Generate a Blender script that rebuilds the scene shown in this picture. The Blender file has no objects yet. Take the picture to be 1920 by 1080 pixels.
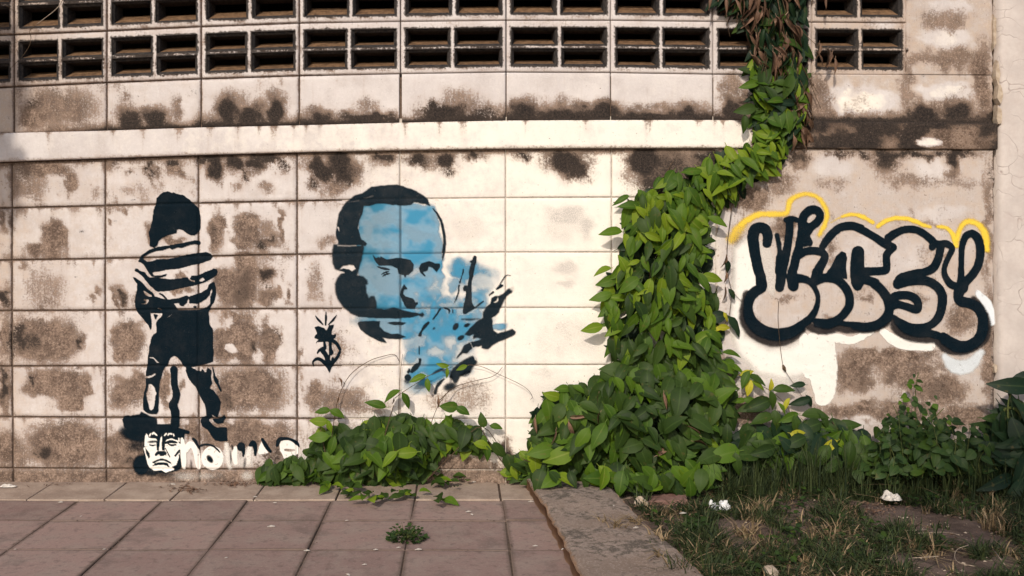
import bpy, bmesh, math, random
import numpy as np
from mathutils import Vector, Matrix

# ------------------------------------------------------------------ camera, sky, sun, exposure
scene = bpy.context.scene
COL = scene.collection
F_PX, CAM_D, CAM_H, VPX, VPY, BASE_Y, PPM = 1943.0, 4.048, 1.0, 870.0, 425.0, 905.0, 480.0

cam_data = bpy.data.cameras.new('camera')
cam = bpy.data.objects.new('camera', cam_data)
COL.objects.link(cam)
cam.location = (0, -CAM_D, CAM_H)
cam.rotation_euler = (math.radians(90), 0, 0)
cam_data.sensor_width = 36.0
cam_data.lens = 36.0 * F_PX / 1920.0
cam_data.shift_x = (960.0 - VPX) / 1920.0
cam_data.shift_y = -(540.0 - VPY) / 1920.0
cam_data.clip_start = 0.05
cam_data.clip_end = 500.0
scene.camera = cam

SUN_DIR = Vector((0.30, 1.0, -0.62)).normalized()        # the way the light travels
SUN_EL = math.asin(-SUN_DIR.z)
world = bpy.data.worlds.new('World')
scene.world = world
world.use_nodes = True
wn, wl = world.node_tree.nodes, world.node_tree.links
wn.clear()
wo = wn.new('ShaderNodeOutputWorld'); wb = wn.new('ShaderNodeBackground'); ws = wn.new('ShaderNodeTexSky')
ws.sky_type = 'NISHITA'
ws.sun_disc = False
ws.sun_elevation = SUN_EL
# rotation 0 puts the sun at +Y, positive turns towards +X
ws.sun_rotation = math.atan2(-SUN_DIR.x, -SUN_DIR.y)
ws.air_density = 1.0; ws.dust_density = 2.0; ws.ozone_density = 1.0
wb.inputs['Strength'].default_value = 0.145
wl.new(ws.outputs[0], wb.inputs[0]); wl.new(wb.outputs[0], wo.inputs[0])

sun_data = bpy.data.lights.new('sun', 'SUN')
sun_data.energy = 3.1
sun_data.angle = math.radians(2.0)
sun_data.color = (1.0, 0.905, 0.775)
sun = bpy.data.objects.new('sun', sun_data)
COL.objects.link(sun)
sun.location = (-3, -8, 6)
sun.rotation_euler = SUN_DIR.to_track_quat('-Z', 'Y').to_euler()

scene.view_settings.view_transform = 'Standard'
scene.view_settings.look = 'None'
scene.view_settings.gamma = 1.0
scene.view_settings.use_curve_mapping = False
scene.view_settings.exposure = 0.0
scene.render.engine = 'CYCLES'
scene.cycles.max_bounces = 6
scene.cycles.transparent_max_bounces = 16

# ------------------------------------------------------------------ helpers
def W3(px, py, d=0.0):
    """photo pixel -> a point d metres in front of the wall plane."""
    k = (1 - d / CAM_D) / PPM
    return ((px - VPX) * k, -d, CAM_H + (VPY - py) * k)

def G3(px, py, z=0.0):
    """photo pixel -> point on a level plane at height z."""
    zc = F_PX * (CAM_H - z) / (py - VPY)
    return ((px - VPX) * zc / F_PX, zc - CAM_D, z)

def hash2(ix, iy, seed):
    h = (ix.astype(np.int64) * 374761393 + iy.astype(np.int64) * 668265263 + seed * 1442695041) & 0x7fffffff
    h = ((h ^ (h >> 13)) * 1274126177) & 0x7fffffff
    h = h ^ (h >> 16)
    return (h & 0xffff) / 65535.0

def vnoise(x, y, seed=0):
    x = np.asarray(x, float); y = np.asarray(y, float)
    ix = np.floor(x); iy = np.floor(y)
    fx = x - ix; fy = y - iy
    fx = fx * fx * (3 - 2 * fx); fy = fy * fy * (3 - 2 * fy)
    a = hash2(ix, iy, seed); b = hash2(ix + 1, iy, seed); c = hash2(ix, iy + 1, seed); d = hash2(ix + 1, iy + 1, seed)
    return (a * (1 - fx) + b * fx) * (1 - fy) + (c * (1 - fx) + d * fx) * fy

def fbm(x, y, seed=0, octaves=4):
    s = 0; a = 0.5; t = 0
    for k in range(octaves):
        s = s + a * vnoise(np.asarray(x) * 2 ** k, np.asarray(y) * 2 ** k, seed + k * 17)
        t += a; a *= 0.5
    return s / t

def sstep(a, b, x):
    t = np.clip((x - a) / (b - a), 0, 1)
    return t * t * (3 - 2 * t)

def new_obj(name, mesh, parent=None, label=None, cat=None, group=None, kind=None):
    o = bpy.data.objects.new(name, mesh)
    COL.objects.link(o)
    if parent is not None:
        o.parent = parent
    tag(o, label, cat, group, kind)
    return o

def tag(o, label=None, cat=None, group=None, kind=None):
    if label: o['label'] = label
    if cat: o['category'] = cat
    if group: o['group'] = group
    if kind: o['kind'] = kind
    return o

def empty(name, loc=(0, 0, 0), label=None, cat=None, group=None, kind=None):
    o = new_obj(name, None, None, label, cat, group, kind)
    o.empty_display_size = 0.05
    o.location = loc
    return o

def mesh_from(name, verts, faces, mats=(), smooth=False, midx=None):
    me = bpy.data.meshes.new(name)
    me.from_pydata([tuple(v) for v in verts], [], [tuple(int(i) for i in f) for f in faces])
    for m in mats:
        me.materials.append(m)
    if midx is not None:
        me.polygons.foreach_set('material_index', np.asarray(midx, np.int32))
    if smooth:
        me.polygons.foreach_set('use_smooth', np.ones(len(me.polygons), bool))
    me.update()
    return me

def add_col(me, name, arr):
    a = me.attributes.new(name, 'FLOAT_COLOR', 'POINT')
    arr = np.asarray(arr, np.float32)
    if arr.shape[1] == 3:
        arr = np.concatenate([arr, np.ones((len(arr), 1), np.float32)], 1)
    a.data.foreach_set('color', arr.ravel())

def add_flt(me, name, arr):
    a = me.attributes.new(name, 'FLOAT', 'POINT')
    a.data.foreach_set('value', np.asarray(arr, np.float32).ravel())

# ------------------------------------------------------------------ node helpers
class NT:
    def __init__(self, name, disp=False):
        self.m = bpy.data.materials.new(name)
        self.m.use_nodes = True
        self.n = self.m.node_tree.nodes; self.l = self.m.node_tree.links
        self.n.clear()
        self.out = self.n.new('ShaderNodeOutputMaterial')
    def node(self, t, **kw):
        n = self.n.new(t)
        for k, v in kw.items():
            if k.startswith('_'):
                setattr(n, k[1:], v)
            else:
                self.set(n.inputs[k.replace('__', ' ')], v)
        return n
    def set(self, sock, v):
        if isinstance(v, bpy.types.NodeSocket):
            self.l.new(v, sock)
        elif isinstance(v, (tuple, list)) and len(v) == 3 and sock.type == 'RGBA':
            sock.default_value = (*v, 1)
        else:
            sock.default_value = v
    def math(self, op, a, b=None, c=None, clamp=False):
        n = self.n.new('ShaderNodeMath'); n.operation = op; n.use_clamp = clamp
        for i, v in enumerate((a, b, c)):
            if v is not None: self.set(n.inputs[i], v)
        return n.outputs[0]
    def add(self, a, b): return self.math('ADD', a, b)
    def mul(self, a, b): return self.math('MULTIPLY', a, b)
    def ramp(self, v, a, b, lo=0.0, hi=1.0, smooth=True):
        n = self.n.new('ShaderNodeMapRange')
        n.interpolation_type = 'SMOOTHSTEP' if smooth else 'LINEAR'
        self.set(n.inputs[0], v); self.set(n.inputs[1], a); self.set(n.inputs[2], b)
        self.set(n.inputs[3], lo); self.set(n.inputs[4], hi)
        return n.outputs[0]
    def mix(self, f, a, b, mode='MIX'):
        n = self.n.new('ShaderNodeMix'); n.data_type = 'RGBA'; n.blend_type = mode
        self.set(n.inputs[0], f); self.set(n.inputs[6], a); self.set(n.inputs[7], b)
        return n.outputs[2]
    def noise(self, vec, scale, detail=4, rough=0.55, dist=0.0):
        n = self.n.new('ShaderNodeTexNoise')
        if vec is not None: self.l.new(vec, n.inputs['Vector'])
        n.inputs['Scale'].default_value = scale; n.inputs['Detail'].default_value = detail
        n.inputs['Roughness'].default_value = rough; n.inputs['Distortion'].default_value = dist
        return n.outputs[0]
    def voro(self, vec, scale, feature='F1'):
        n = self.n.new('ShaderNodeTexVoronoi'); n.feature = feature
        self.l.new(vec, n.inputs['Vector']); n.inputs['Scale'].default_value = scale
        return n.outputs['Distance']
    def pos(self):
        return self.n.new('ShaderNodeNewGeometry').outputs['Position']
    def objco(self):
        return self.n.new('ShaderNodeTexCoord').outputs['Object']
    def scale(self, vec, s):
        n = self.n.new('ShaderNodeMapping'); self.l.new(vec, n.inputs[0]); n.inputs['Scale'].default_value = s
        return n.outputs[0]
    def attr(self, name):
        n = self.n.new('ShaderNodeAttribute'); n.attribute_name = name
        return n
    def sep(self, c):
        n = self.n.new('ShaderNodeSeparateColor'); self.l.new(c, n.inputs[0])
        return n.outputs
    def bump(self, h, strength=0.3, dist=0.003):
        n = self.n.new('ShaderNodeBump'); n.inputs['Strength'].default_value = strength
        n.inputs['Distance'].default_value = dist; self.l.new(h, n.inputs['Height'])
        return n.outputs[0]
    def bsdf(self, color, rough=0.85, normal=None, spec=0.25, **kw):
        n = self.n.new('ShaderNodeBsdfPrincipled')
        self.set(n.inputs['Base Color'], color); self.set(n.inputs['Roughness'], rough)
        self.set(n.inputs['Specular IOR Level'], spec)
        if normal is not None: self.l.new(normal, n.inputs['Normal'])
        for k, v in kw.items(): self.set(n.inputs[k.replace('__', ' ')], v)
        return n.outputs[0]
    def finish(self, sh):
        self.l.new(sh, self.out.inputs['Surface'])
        return self.m
# ------------------------------------------------------------------ the wall: joint lines (in photo pixels) and weathering fields
CX_LO = [-502, -328, -153, 22, 197, 372, 557, 750, 948, 1147, 1343]          # lower block columns
CX_HI = [-500, -325, -149, 26, 200, 377, 561, 751, 949, 1145, 1337, 1522, 1700]   # upper block columns
XS = [-500, -153, 22, 197, 372, 557, 750, 948, 1147, 1340, 1870]
ROWS = [
    [315, 309, 303, 297, 291, 286, 282, 279, 278, 278, 281],
    [398, 394, 390, 386, 381, 377, 373, 371, 370, 370, 372],
    [494, 491, 488, 485, 481, 477, 475, 473, 473, 473, 474],
    [585, 584, 583, 582, 580, 579, 578, 577, 577, 577, 577],
    [687, 687, 687, 686, 686, 686, 685, 684, 684, 684, 684],
    [781, 781, 782, 783, 784, 785, 785, 785, 785, 785, 785],
    [876, 877, 878, 879, 880, 881, 881, 881, 881, 881, 881],
    [930] * 11,
]
UPROWS = [
    [-255, -262, -270, -277, -283, -288, -290, -290, -290, -288, -284],
    [-150, -157, -165, -172, -178, -184, -187, -188, -188, -186, -182],
    [-40, -45, -50, -57, -64, -69, -71, -72, -72, -70, -66],
    [75, 70, 65, 58, 50, 43, 40, 38, 38, 40, 44],
    [178, 171, 163, 155, 148, 142, 138, 135, 136, 139, 142],
    [262, 256, 250, 246, 240, 236, 231, 227, 226, 226, 232],
]
def rowy(r, x, up=False):
    return np.interp(x, XS, (UPROWS if up else ROWS)[r])
LEDGE_TOP = UPROWS[5]; LEDGE_BOT = ROWS[0]
def colx(c, y, up=False):
    return (CX_HI if up else CX_LO)[c] + 0.0 * y + (0.012 * np.maximum(0, np.asarray(y) - 690) if (not up and c <= 5) else 0)
PLASTER_X = 1343

FX0, FY0, FSTEP = -520, -300, 3.0
FNX, FNY = int((2460 + 520) / FSTEP), int((930 + 300) / FSTEP)
gx = FX0 + FSTEP * np.arange(FNX); gy = FY0 + FSTEP * np.arange(FNY)
GX, GY = np.meshgrid(gx, gy)
# domain warp so that stains get ragged outlines
wx = (fbm(GX / 15, GY / 15, 3, 4) - .5) * 30
wy = (fbm(GX / 15, GY / 15, 9, 4) - .5) * 30
QX, QY = GX + wx, GY + wy
FB = np.zeros_like(GX); FK = np.zeros_like(GX); FW = np.zeros_like(GX); FG = np.zeros_like(GX)

def blob(field, cx, cy, rx, ry, s=1.0, p=2.6, soft=0.5):
    pad = 1.6
    m = np.s_[max(0, int((cy - ry * pad - 40 - FY0) / FSTEP)):max(0, int((cy + ry * pad + 40 - FY0) / FSTEP)),
              max(0, int((cx - rx * pad - 40 - FX0) / FSTEP)):max(0, int((cx + rx * pad + 40 - FX0) / FSTEP))]
    r = (np.abs((QX[m] - cx) / rx) ** p + np.abs((QY[m] - cy) / ry) ** p) ** (1 / p)
    v = abs(s) * np.clip((1 + soft - r) / (2 * soft), 0, 1)
    if s > 0: field[m] = np.maximum(field[m], v)
    else: field[m] = field[m] * (1 - v)

# tone: 1 fresh white paint, 0 aged plaster, with the leftward brightness fall-off painted in
FW[:] = np.interp(GX, [-520, 0, 60, 560, 700, 1200, 1330, 1400, 2460], [.30, .32, .41, .52, .78, 1.0, .88, .36, .34])
up = GY < np.interp(GX, XS, LEDGE_TOP)
FW[up] = np.interp(GX, [-520, 20, 200, 700, 1340, 1430, 2460], [.32, .27, .45, .60, .66, .32, .28])[up]

B = lambda *a, **k: blob(FB, *a, **k)
def K(cx, cy, rx, ry, v=1.0, **k):
    blob(FK, cx, cy, rx, ry, v, **k)
    if v > 0 and 'soft' not in k: blob(FB, cx, cy - ry * .15, rx * 1.35 + 3, ry * 1.4 + 4, min(.85, v * .8))
G = lambda *a, **k: blob(FG, *a, **k)
Wt = lambda *a, **k: blob(FW, *a, **k)
# upper plain course
for a in [(110, 205, 85, 42, .62), (60, 220, 30, 30, .8), (240, 222, 30, 20, .6), (330, 205, 14, 30, .6), (440, 200, 35, 35, .55), (235, 180, 12, 20, .5),
          (690, 205, 25, 25, .5), (860, 190, 50, 30, .55), (1060, 195, 40, 18, .45), (1250, 205, 30, 15, .4), (1370, 160, 25, 25, .6), (1400, 200, 20, 40, .6),
          (1530, 190, 30, 60, .6), (1740, 110, 60, 16, .55), (1840, 150, 18, 80, .75), (1700, 150, 16, 90, .5), (1770, 40, 50, 25, .55), (1790, 110, 55, 28, .6)]: B(*a)
for a in [(60, 195, 18, 15, .55), (100, 170, 20, 10, .4), (245, 228, 20, 20, .9), (290, 225, 22, 18, .9), (430, 212, 18, 22, 1), (468, 218, 22, 18, 1), (516, 210, 16, 26, 1), (600, 225, 22, 14, .9),
          (700, 224, 70, 10, .85), (832, 210, 42, 17, 1), (880, 222, 60, 10, .8), (910, 210, 30, 12, .7), (980, 212, 25, 16, .95), (1060, 216, 60, 14, 1), (1130, 214, 30, 14, 1),
          (1215, 218, 60, 10, 1), (1290, 215, 25, 14, .9), (1375, 210, 22, 22, .95), (1600, 228, 90, 8, .95), (1730, 216, 26, 17, 1), (1790, 215, 26, 18, 1), (1850, 224, 25, 10, .9), (1700, 210, 8, 12, .8)]: K(*a)
lt = np.interp(GX, XS, LEDGE_TOP)
hh = 5 + 40 * np.maximum(0, fbm(GX / 34, GY * 0, 31, 5) - .25)
edge = np.clip(1.15 - (lt - GY) / hh, 0, 1) * (GY < lt + 4) * sstep(60, 230, GX) * (GX < 1865)
FK[:] = np.maximum(FK, edge * .92)
FK[:] = np.maximum(FK, np.clip(1.2 - (lt - GY) / (7 + 7 * vnoise(GX / 23, GY * 0, 33)), 0, 1) * (GY < lt + 4) * sstep(120, 320, GX) * (GX < 1865) * .9)
FB[:] = np.maximum(FB, np.clip(1.1 - (lt - GY) / (hh * 1.7 + 6), 0, 1) * (GY < lt + 4) * sstep(20, 120, GX) * (GX < 1865) * .8)
for a in [(770, 175, 60, 30, -.5), (1650, 55, 40, 20, -.4)]: B(*a)
for a in [(1610, 188, 66, 26, .95), (1775, 172, 55, 16, .8), (1770, 70, 50, 16, .75), (1775, 15, 50, 20, .55), (1660, 50, 30, 12, .5)]: Wt(*a)
# below the ledge
lb = np.interp(GX, XS, LEDGE_BOT)
hb = 8 + 18 * fbm(GX / 55, GY * 0, 57, 4)
FB[:] = np.maximum(FB, np.clip(1.1 - (GY - lb) / hb, 0, 1) * (GY > lb - 4) * .85 * (GX < 1340))
for a in [(405, 312, 11, 24, 1), (398, 296, 30, 10, .8), (440, 302, 14, 16, .9), (478, 308, 16, 12, .9), (500, 297, 30, 7, .8), (455, 330, 6, 14, .7), (463, 342, 5, 8, .6), (532, 308, 8, 14, .6),
          (593, 310, 11, 20, .9), (640, 305, 18, 36, 1), (612, 322, 18, 14, .9), (655, 330, 14, 20, .7), (587, 345, 10, 8, .8),
          (718, 297, 22, 7, .85), (780, 300, 20, 9, .9), (835, 303, 16, 16, .9), (845, 318, 8, 10, .6), (890, 294, 18, 6, .8), (980, 292, 14, 9, .75),
          (1060, 300, 32, 20, .9), (1085, 318, 18, 18, .75), (1035, 305, 20, 6, .5), (1210, 300, 25, 34, 1), (1250, 320, 60, 40, .62), (1330, 310, 50, 36, .55), (1200, 295, 20, 16, .9), (1330, 296, 40, 10, .85), (1225, 350, 20, 25, .7),
          (215, 298, 14, 14, .55), (243, 325, 5, 6, .6), (282, 312, 8, 10, .8), (290, 330, 6, 10, .7), (325, 305, 20, 12, .7), (45, 325, 16, 16, .45)]: K(*a)
for a in [(1260, 318, 80, 42, 1), (80, 315, 55, 16, .75), (60, 350, 30, 36, .55), (135, 340, 11, 22, .9), (30, 345, 14, 40, .6), (625, 352, 25, 16, .7), (660, 320, 26, 26, .7), (640, 345, 30, 15, .6), (500, 352, 16, 12, .55), (445, 355, 9, 10, .6),
          (1075, 312, 40, 26, .7), (330, 322, 20, 14, .7), (205, 308, 14, 20, .6), (800, 300, 60, 10, .6), (300, 350, 8, 10, .5)]: B(*a)
# course 2
for a in [(102, 448, 24, 34, 1), (66, 466, 20, 12, .8), (204, 405, 4, 22, .85), (229, 402, 3, 14, .85), (26, 415, 5, 22, .7), (8, 410, 6, 30, .7), (408, 435, 14, 38, 1), (404, 460, 10, 16, .9), (462, 430, 24, 26, 1), (500, 430, 16, 22, .6), (455, 455, 18, 18, .8),
          (530, 425, 5, 36, .9), (505, 455, 18, 10, .8), (476, 462, 24, 8, .6), (612, 455, 14, 18, .55), (285, 440, 8, 20, .9), (322, 450, 20, 7, .9), (360, 415, 6, 12, .5)]: B(*a)
for a in [(404, 430, 7, 14, .6), (490, 462, 10, 12, .75), (508, 448, 12, 6, .7), (458, 445, 8, 7, .45), (282, 432, 5, 12, .5)]: K(*a)
for a in [(1060, 405, 36, 16, .9), (1100, 425, 14, 20, .85), (1050, 430, 46, 34, .45), (870, 430, 30, 34, .4), (890, 425, 22, 30, .4), (620, 425, 26, 22, .3), (1190, 420, 18, 60, .5)]: G(*a)
# course 3
for a in [(85, 540, 48, 36, .48), (45, 500, 10, 10, .6), (178, 548, 6, 20, .7), (170, 562, 12, 6, .6), (95, 570, 30, 10, .55), (211, 556, 6, 16, .9), (230, 556, 10, 18, .8),
          (428, 540, 26, 34, 1), (462, 530, 26, 48, 1), (458, 488, 20, 12, .9), (505, 555, 18, 16, .85), (500, 512, 14, 14, .8), (540, 552, 6, 18, .85), (408, 520, 6, 16, .8), (592, 525, 18, 38, .5), (585, 560, 22, 14, .45), (260, 560, 14, 14, .8), (330, 545, 30, 6, .8), (345, 522, 20, 5, .8)]: B(*a)
for a in [(9, 560, 8, 16, .85), (226, 545, 7, 10, .8), (232, 560, 8, 12, .7), (462, 520, 18, 14, .5), (452, 550, 16, 22, .5), (502, 512, 14, 9, .85), (500, 528, 10, 10, .45), (500, 555, 12, 12, .45)]: K(*a)
for a in [(1060, 505, 22, 10, .75), (1060, 532, 18, 9, .75), (1050, 520, 50, 36, .3), (1190, 540, 20, 40, .4), (1000, 530, 20, 40, .25)]: G(*a)
# course 4
for a in [(82, 640, 62, 38, 1), (215, 622, 5, 12, .9), (240, 640, 26, 38, 1), (225, 668, 14, 10, .9), (445, 640, 46, 44, 1), (425, 655, 16, 20, .9), (505, 650, 16, 36, .9), (500, 605, 8, 20, .75), (412, 668, 8, 12, .6), (630, 650, 20, 34, .45), (560, 665, 5, 16, .6), (8, 630, 10, 40, .75), (440, 590, 40, 9, .8)]: B(*a)
for a in [(36, 630, 14, 24, .75), (62, 640, 20, 20, .6), (85, 605, 40, 5, .5), (148, 644, 7, 12, 1), (20, 640, 5, 50, .7), (478, 648, 8, 7, 1), (505, 622, 16, 6, .6), (518, 632, 5, 12, .6), (422, 630, 10, 14, .4), (500, 650, 8, 6, .5), (640, 620, 14, 8, .35)]: K(*a)
for a in [(402, 598, 13, 16, -1), (430, 605, 10, 14, -1), (432, 654, 9, 9, -1), (484, 666, 10, 12, -1), (437, 680, 9, 5, -1), (497, 595, 7, 12, -1)]: B(*a, soft=.25); K(*a, soft=.25)
for a in [(1085, 630, 46, 40, .4), (1030, 640, 30, 40, .4), (1060, 620, 16, 20, .5), (1150, 650, 20, 20, .4)]: G(*a)
# course 5
for a in [(105, 718, 56, 26, .92), (135, 750, 26, 20, .95), (60, 728, 16, 18, .9), (160, 722, 12, 18, .95), (8, 735, 10, 46, .8), (238, 735, 36, 32, .9), (255, 715, 14, 16, .8), (308, 725, 9, 46, .75), (338, 730, 6, 14, .8), (470, 730, 70, 44, .85), (420, 745, 20, 30, .9), (640, 752, 60, 26, .62), (592, 745, 14, 34, .75), (700, 765, 40, 14, .5), (620, 715, 16, 10, .4)]: B(*a)
for a in [(5, 720, 5, 40, .75), (60, 716, 6, 7, .8), (232, 720, 16, 14, .4), (426, 752, 10, 18, .55), (470, 715, 22, 12, .35)]: K(*a)
for a in [(1040, 740, 70, 40, .45), (1020, 700, 30, 14, .5), (960, 760, 30, 20, .3), (880, 740, 40, 26, .3)]: G(*a)
for a in [(880, 745, 50, 34, .42), (830, 750, 40, 20, .4)]: B(*a)
# course 6 and footing
for a in [(125, 835, 74, 44, .95), (10, 845, 24, 40, .75), (40, 850, 20, 30, .6), (240, 850, 44, 36, 1), (225, 815, 14, 14, .7), (460, 815, 90, 26, .95), (520, 850, 40, 28, .6), (362, 805, 9, 22, .9), (340, 800, 26, 10, .6), (640, 830, 70, 36, .6), (400, 840, 40, 16, .5), (830, 880, 110, 26, .95), (1040, 860, 60, 26, .55)]: B(*a)
for a in [(86, 850, 14, 16, .8), (70, 845, 16, 10, .45), (148, 845, 7, 8, .65), (180, 852, 18, 12, .4), (245, 865, 20, 14, .6), (210, 845, 8, 20, .4), (500, 860, 20, 16, .5), (520, 850, 8, 22, .6), (948, 850, 6, 24, .8), (945, 880, 14, 14, .5)]: K(*a)
FB[:] = np.maximum(FB, .72 * sstep(872, 886, GY + wy * .2) * (GX < 1340))
FB[:] = np.maximum(FB, .5 * sstep(830, 900, GY) * (GX < 1340))
# plastered length on the right
pm = (GX > 1330) & (GY > 270)
FB[pm] = np.maximum(FB, .12 + .16 * fbm(GX / 50, GY / 26, 441, 4))[pm]
for a in [(1420, 310, 60, 30, .7), (1460, 345, 34, 22, .55), (1400, 375, 40, 24, .85), (1385, 500, 16, 90, .6), (1500, 300, 16, 26, .7), (1660, 300, 22, 30, .75), (1790, 308, 14, 34, .8), (1850, 420, 10, 120, .62), (1850, 650, 12, 120, .75), (1700, 340, 60, 16, .5), (1790, 345, 60, 10, .45), (1560, 345, 40, 12, .45),
          (1660, 672, 90, 18, .95), (1600, 700, 40, 36, .85), (1700, 705, 60, 24, .75), (1770, 690, 40, 14, .5), (1760, 730, 50, 26, .9), (1600, 770, 70, 16, .8), (1800, 780, 60, 24, .75), (1690, 770, 60, 22, .85), (1400, 770, 40, 30, .75), (1360, 700, 14, 40, .7), (1560, 600, 20, 10, .6), (1620, 560, 16, 10, .6), (1560, 470, 10, 30, .6), (1470, 430, 22, 24, .8), (1480, 560, 30, 8, .5), (1740, 425, 30, 8, .5), (1800, 600, 34, 30, .7), (1720, 560, 20, 10, .5)]: B(*a)
for a in [(1500, 296, 22, 10, .6), (1440, 300, 40, 16, .6), (1660, 296, 24, 20, .85), (1700, 290, 70, 7, .8), (1788, 300, 10, 26, .9), (1780, 288, 60, 6, .7), (1600, 287, 60, 5, .7), (1860, 350, 6, 70, .5), (1610, 720, 34, 14, .35), (1760, 728, 40, 16, .4), (1862, 700, 5, 90, .6), (1480, 420, 12, 14, .4)]: K(*a)
for a in [(1400, 520, 20, 80, .9), (1440, 690, 60, 50, .75), (1560, 310, 46, 30, .55), (1740, 320, 36, 30, .5), (1620, 700, 8, 10, .6), (1760, 400, 70, 20, .5), (1650, 480, 130, 60, .45), (1480, 600, 50, 30, .45), (1600, 790, 50, 12, .5), (1720, 660, 14, 8, .5)]: Wt(*a)
# loose small stains, rust runs under the joints and a film of grime on the older paint
old = np.interp(GX, [-520, 560, 720, 1000, 1340, 1400, 2460], [1, 1, .55, .16, .16, .8, .8])
nA = fbm(GX / 30, GY / 24, 401, 5); nB = fbm(GX / 9, GY / 40, 405, 4); nC = fbm(GX / 70, GY / 60, 409, 4)
FB[:] = np.maximum(FB, old * (.20 * sstep(.52, .72, nA) + .26 * sstep(.40, .70, nC)))
FB[:] = np.maximum(FB, old * .5 * sstep(.60, .74, nB) * sstep(.40, .6, nC))
for r in range(7):
    yy = np.stack([rowy(r, gx)] * FNY)
    run = 4 + 34 * sstep(.45, .85, fbm(GX / 7, GX * 0 + r * 9.1, 421 + r, 3))
    FB[:] = np.maximum(FB, old * .62 * np.clip(1 - (GY - yy) / run, 0, 1) * (GY > yy - 2) * (GX < 1340))
FK[:] = np.maximum(FK, old * .42 * sstep(.66, .76, fbm(GX / 16, GY / 13, 431, 4)))
vr_ = (GY < np.interp(GX, XS, UPROWS[4])) & (GX < 1700)
FB[vr_] = np.maximum(FB, .14 + .20 * fbm(GX / 40, GY / 22, 451, 4))[vr_]
# ledge: bare stretch on the right, shade painted on the left end
def ledge_fields(px, py):
    bare = sstep(1405, 1420, px + (vnoise(py / 6, px * 0, 5) - .5) * 14)
    left_shade = 1 - sstep(26, 40, px + 14 * np.sin((py - 250) / 16))
    b = np.maximum(bare * (.55 + .5 * fbm(px / 60, py / 30, 71)), left_shade * .12)
    b = np.maximum(b, .45 * sstep(1380, 1420, px))
    v = (py - np.interp(px, XS, LEDGE_TOP)) / (np.interp(px, XS, LEDGE_BOT) - np.interp(px, XS, LEDGE_TOP))
    drip = sstep(.66, .86, vnoise(px / 4.3, px * 0, 87)) * np.clip(1.15 - v / (.25 + .9 * vnoise(px / 9.7, px * 0, 88)), 0, 1)
    b = np.maximum(b, (1 - bare) * (.42 * drip + .34 * sstep(.9, 1.0, v + .08 * vnoise(px / 6, px * 0, 89)) + .30 * sstep(.12, 0, v)))
    k = bare * (.32 + .68 * sstep(.40, .62, fbm(px / 45, py / 26, 77))) * .85
    k = np.maximum(k, bare * np.clip(1 - (py - np.interp(px, XS, LEDGE_TOP)) / 14, 0, 1) * .8)
    wht = bare * sstep(1, .6, np.hypot((px - 1738) / 32, (py - 268) / 11))
    b = b * (1 - wht * .9); k = k * (1 - wht)
    w = np.where(bare > .5, .16 + .7 * wht, np.interp(px, [0, 300, 900, 1400], [.60, .66, .90, .92]) + .14 * (fbm(px / 20, py / 90, 83, 4) - .5))
    return b, k, w

def sample(field, px, py):
    px = np.asarray(px, float); py = np.asarray(py, float)
    fx = np.clip((px - FX0) / FSTEP, 0, FNX - 1.001); fy = np.clip((py - FY0) / FSTEP, 0, FNY - 1.001)
    ix = fx.astype(int); iy = fy.astype(int); tx = fx - ix; ty = fy - iy
    return (field[iy, ix] * (1 - tx) + field[iy, ix + 1] * tx) * (1 - ty) + (field[iy + 1, ix] * (1 - tx) + field[iy + 1, ix + 1] * tx) * ty

def joint_drop(x):
    return np.interp(x, [-500, 560, 800, 1400], [.0055, .0050, .0018, .0018])

def wall_h(px, py):
    """how far the wall face stands out (metres, towards the street) at a photo pixel; joints are sunk."""
    px = np.asarray(px, float); py = np.asarray(py, float)
    h = (fbm(px / 90, py / 60, 41, 3) - .5) * .0035 + (fbm(px / 22, py / 18, 47, 2) - .5) * .0009
    upm = py < np.interp(px, XS, LEDGE_TOP) + 10
    dist = np.full(px.shape, 99.0)
    for r in range(len(ROWS)):
        dist = np.where(~upm, np.minimum(dist, np.abs(py - rowy(r, px))), dist)
    for c in range(len(CX_LO)):
        dist = np.where(~upm, np.minimum(dist, np.abs(px - colx(c, py))), dist)
    for r in range(len(UPROWS)):
        dist = np.where(upm, np.minimum(dist, np.abs(py - rowy(r, px, True))), dist)
    for c in range(len(CX_HI)):
        dist = np.where(upm, np.minimum(dist, np.abs(px - CX_HI[c])), dist)
    d = joint_drop(px) * (1 - sstep(.6, 3.6, dist))
    h = h - d
    pl = (px > PLASTER_X) & ~upm
    hp = (fbm(px / 120, py / 70, 43, 3) - .5) * .008 + .006 + (fbm(px / 20, py / 9, 49, 3) - .5) * .0016
    return np.where(pl, hp, h)

def grime_near_joint(px, py, x0, x1, y0, y1, seed):
    """extra dirt along the four edges of one block."""
    d = np.minimum(np.minimum(px - x0, x1 - px), np.minimum(py - y0, y1 - py))
    n = fbm(px / 18, py / 18, seed, 3)
    return np.clip(1 - d / (2.5 + 7 * n), 0, 1)
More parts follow.
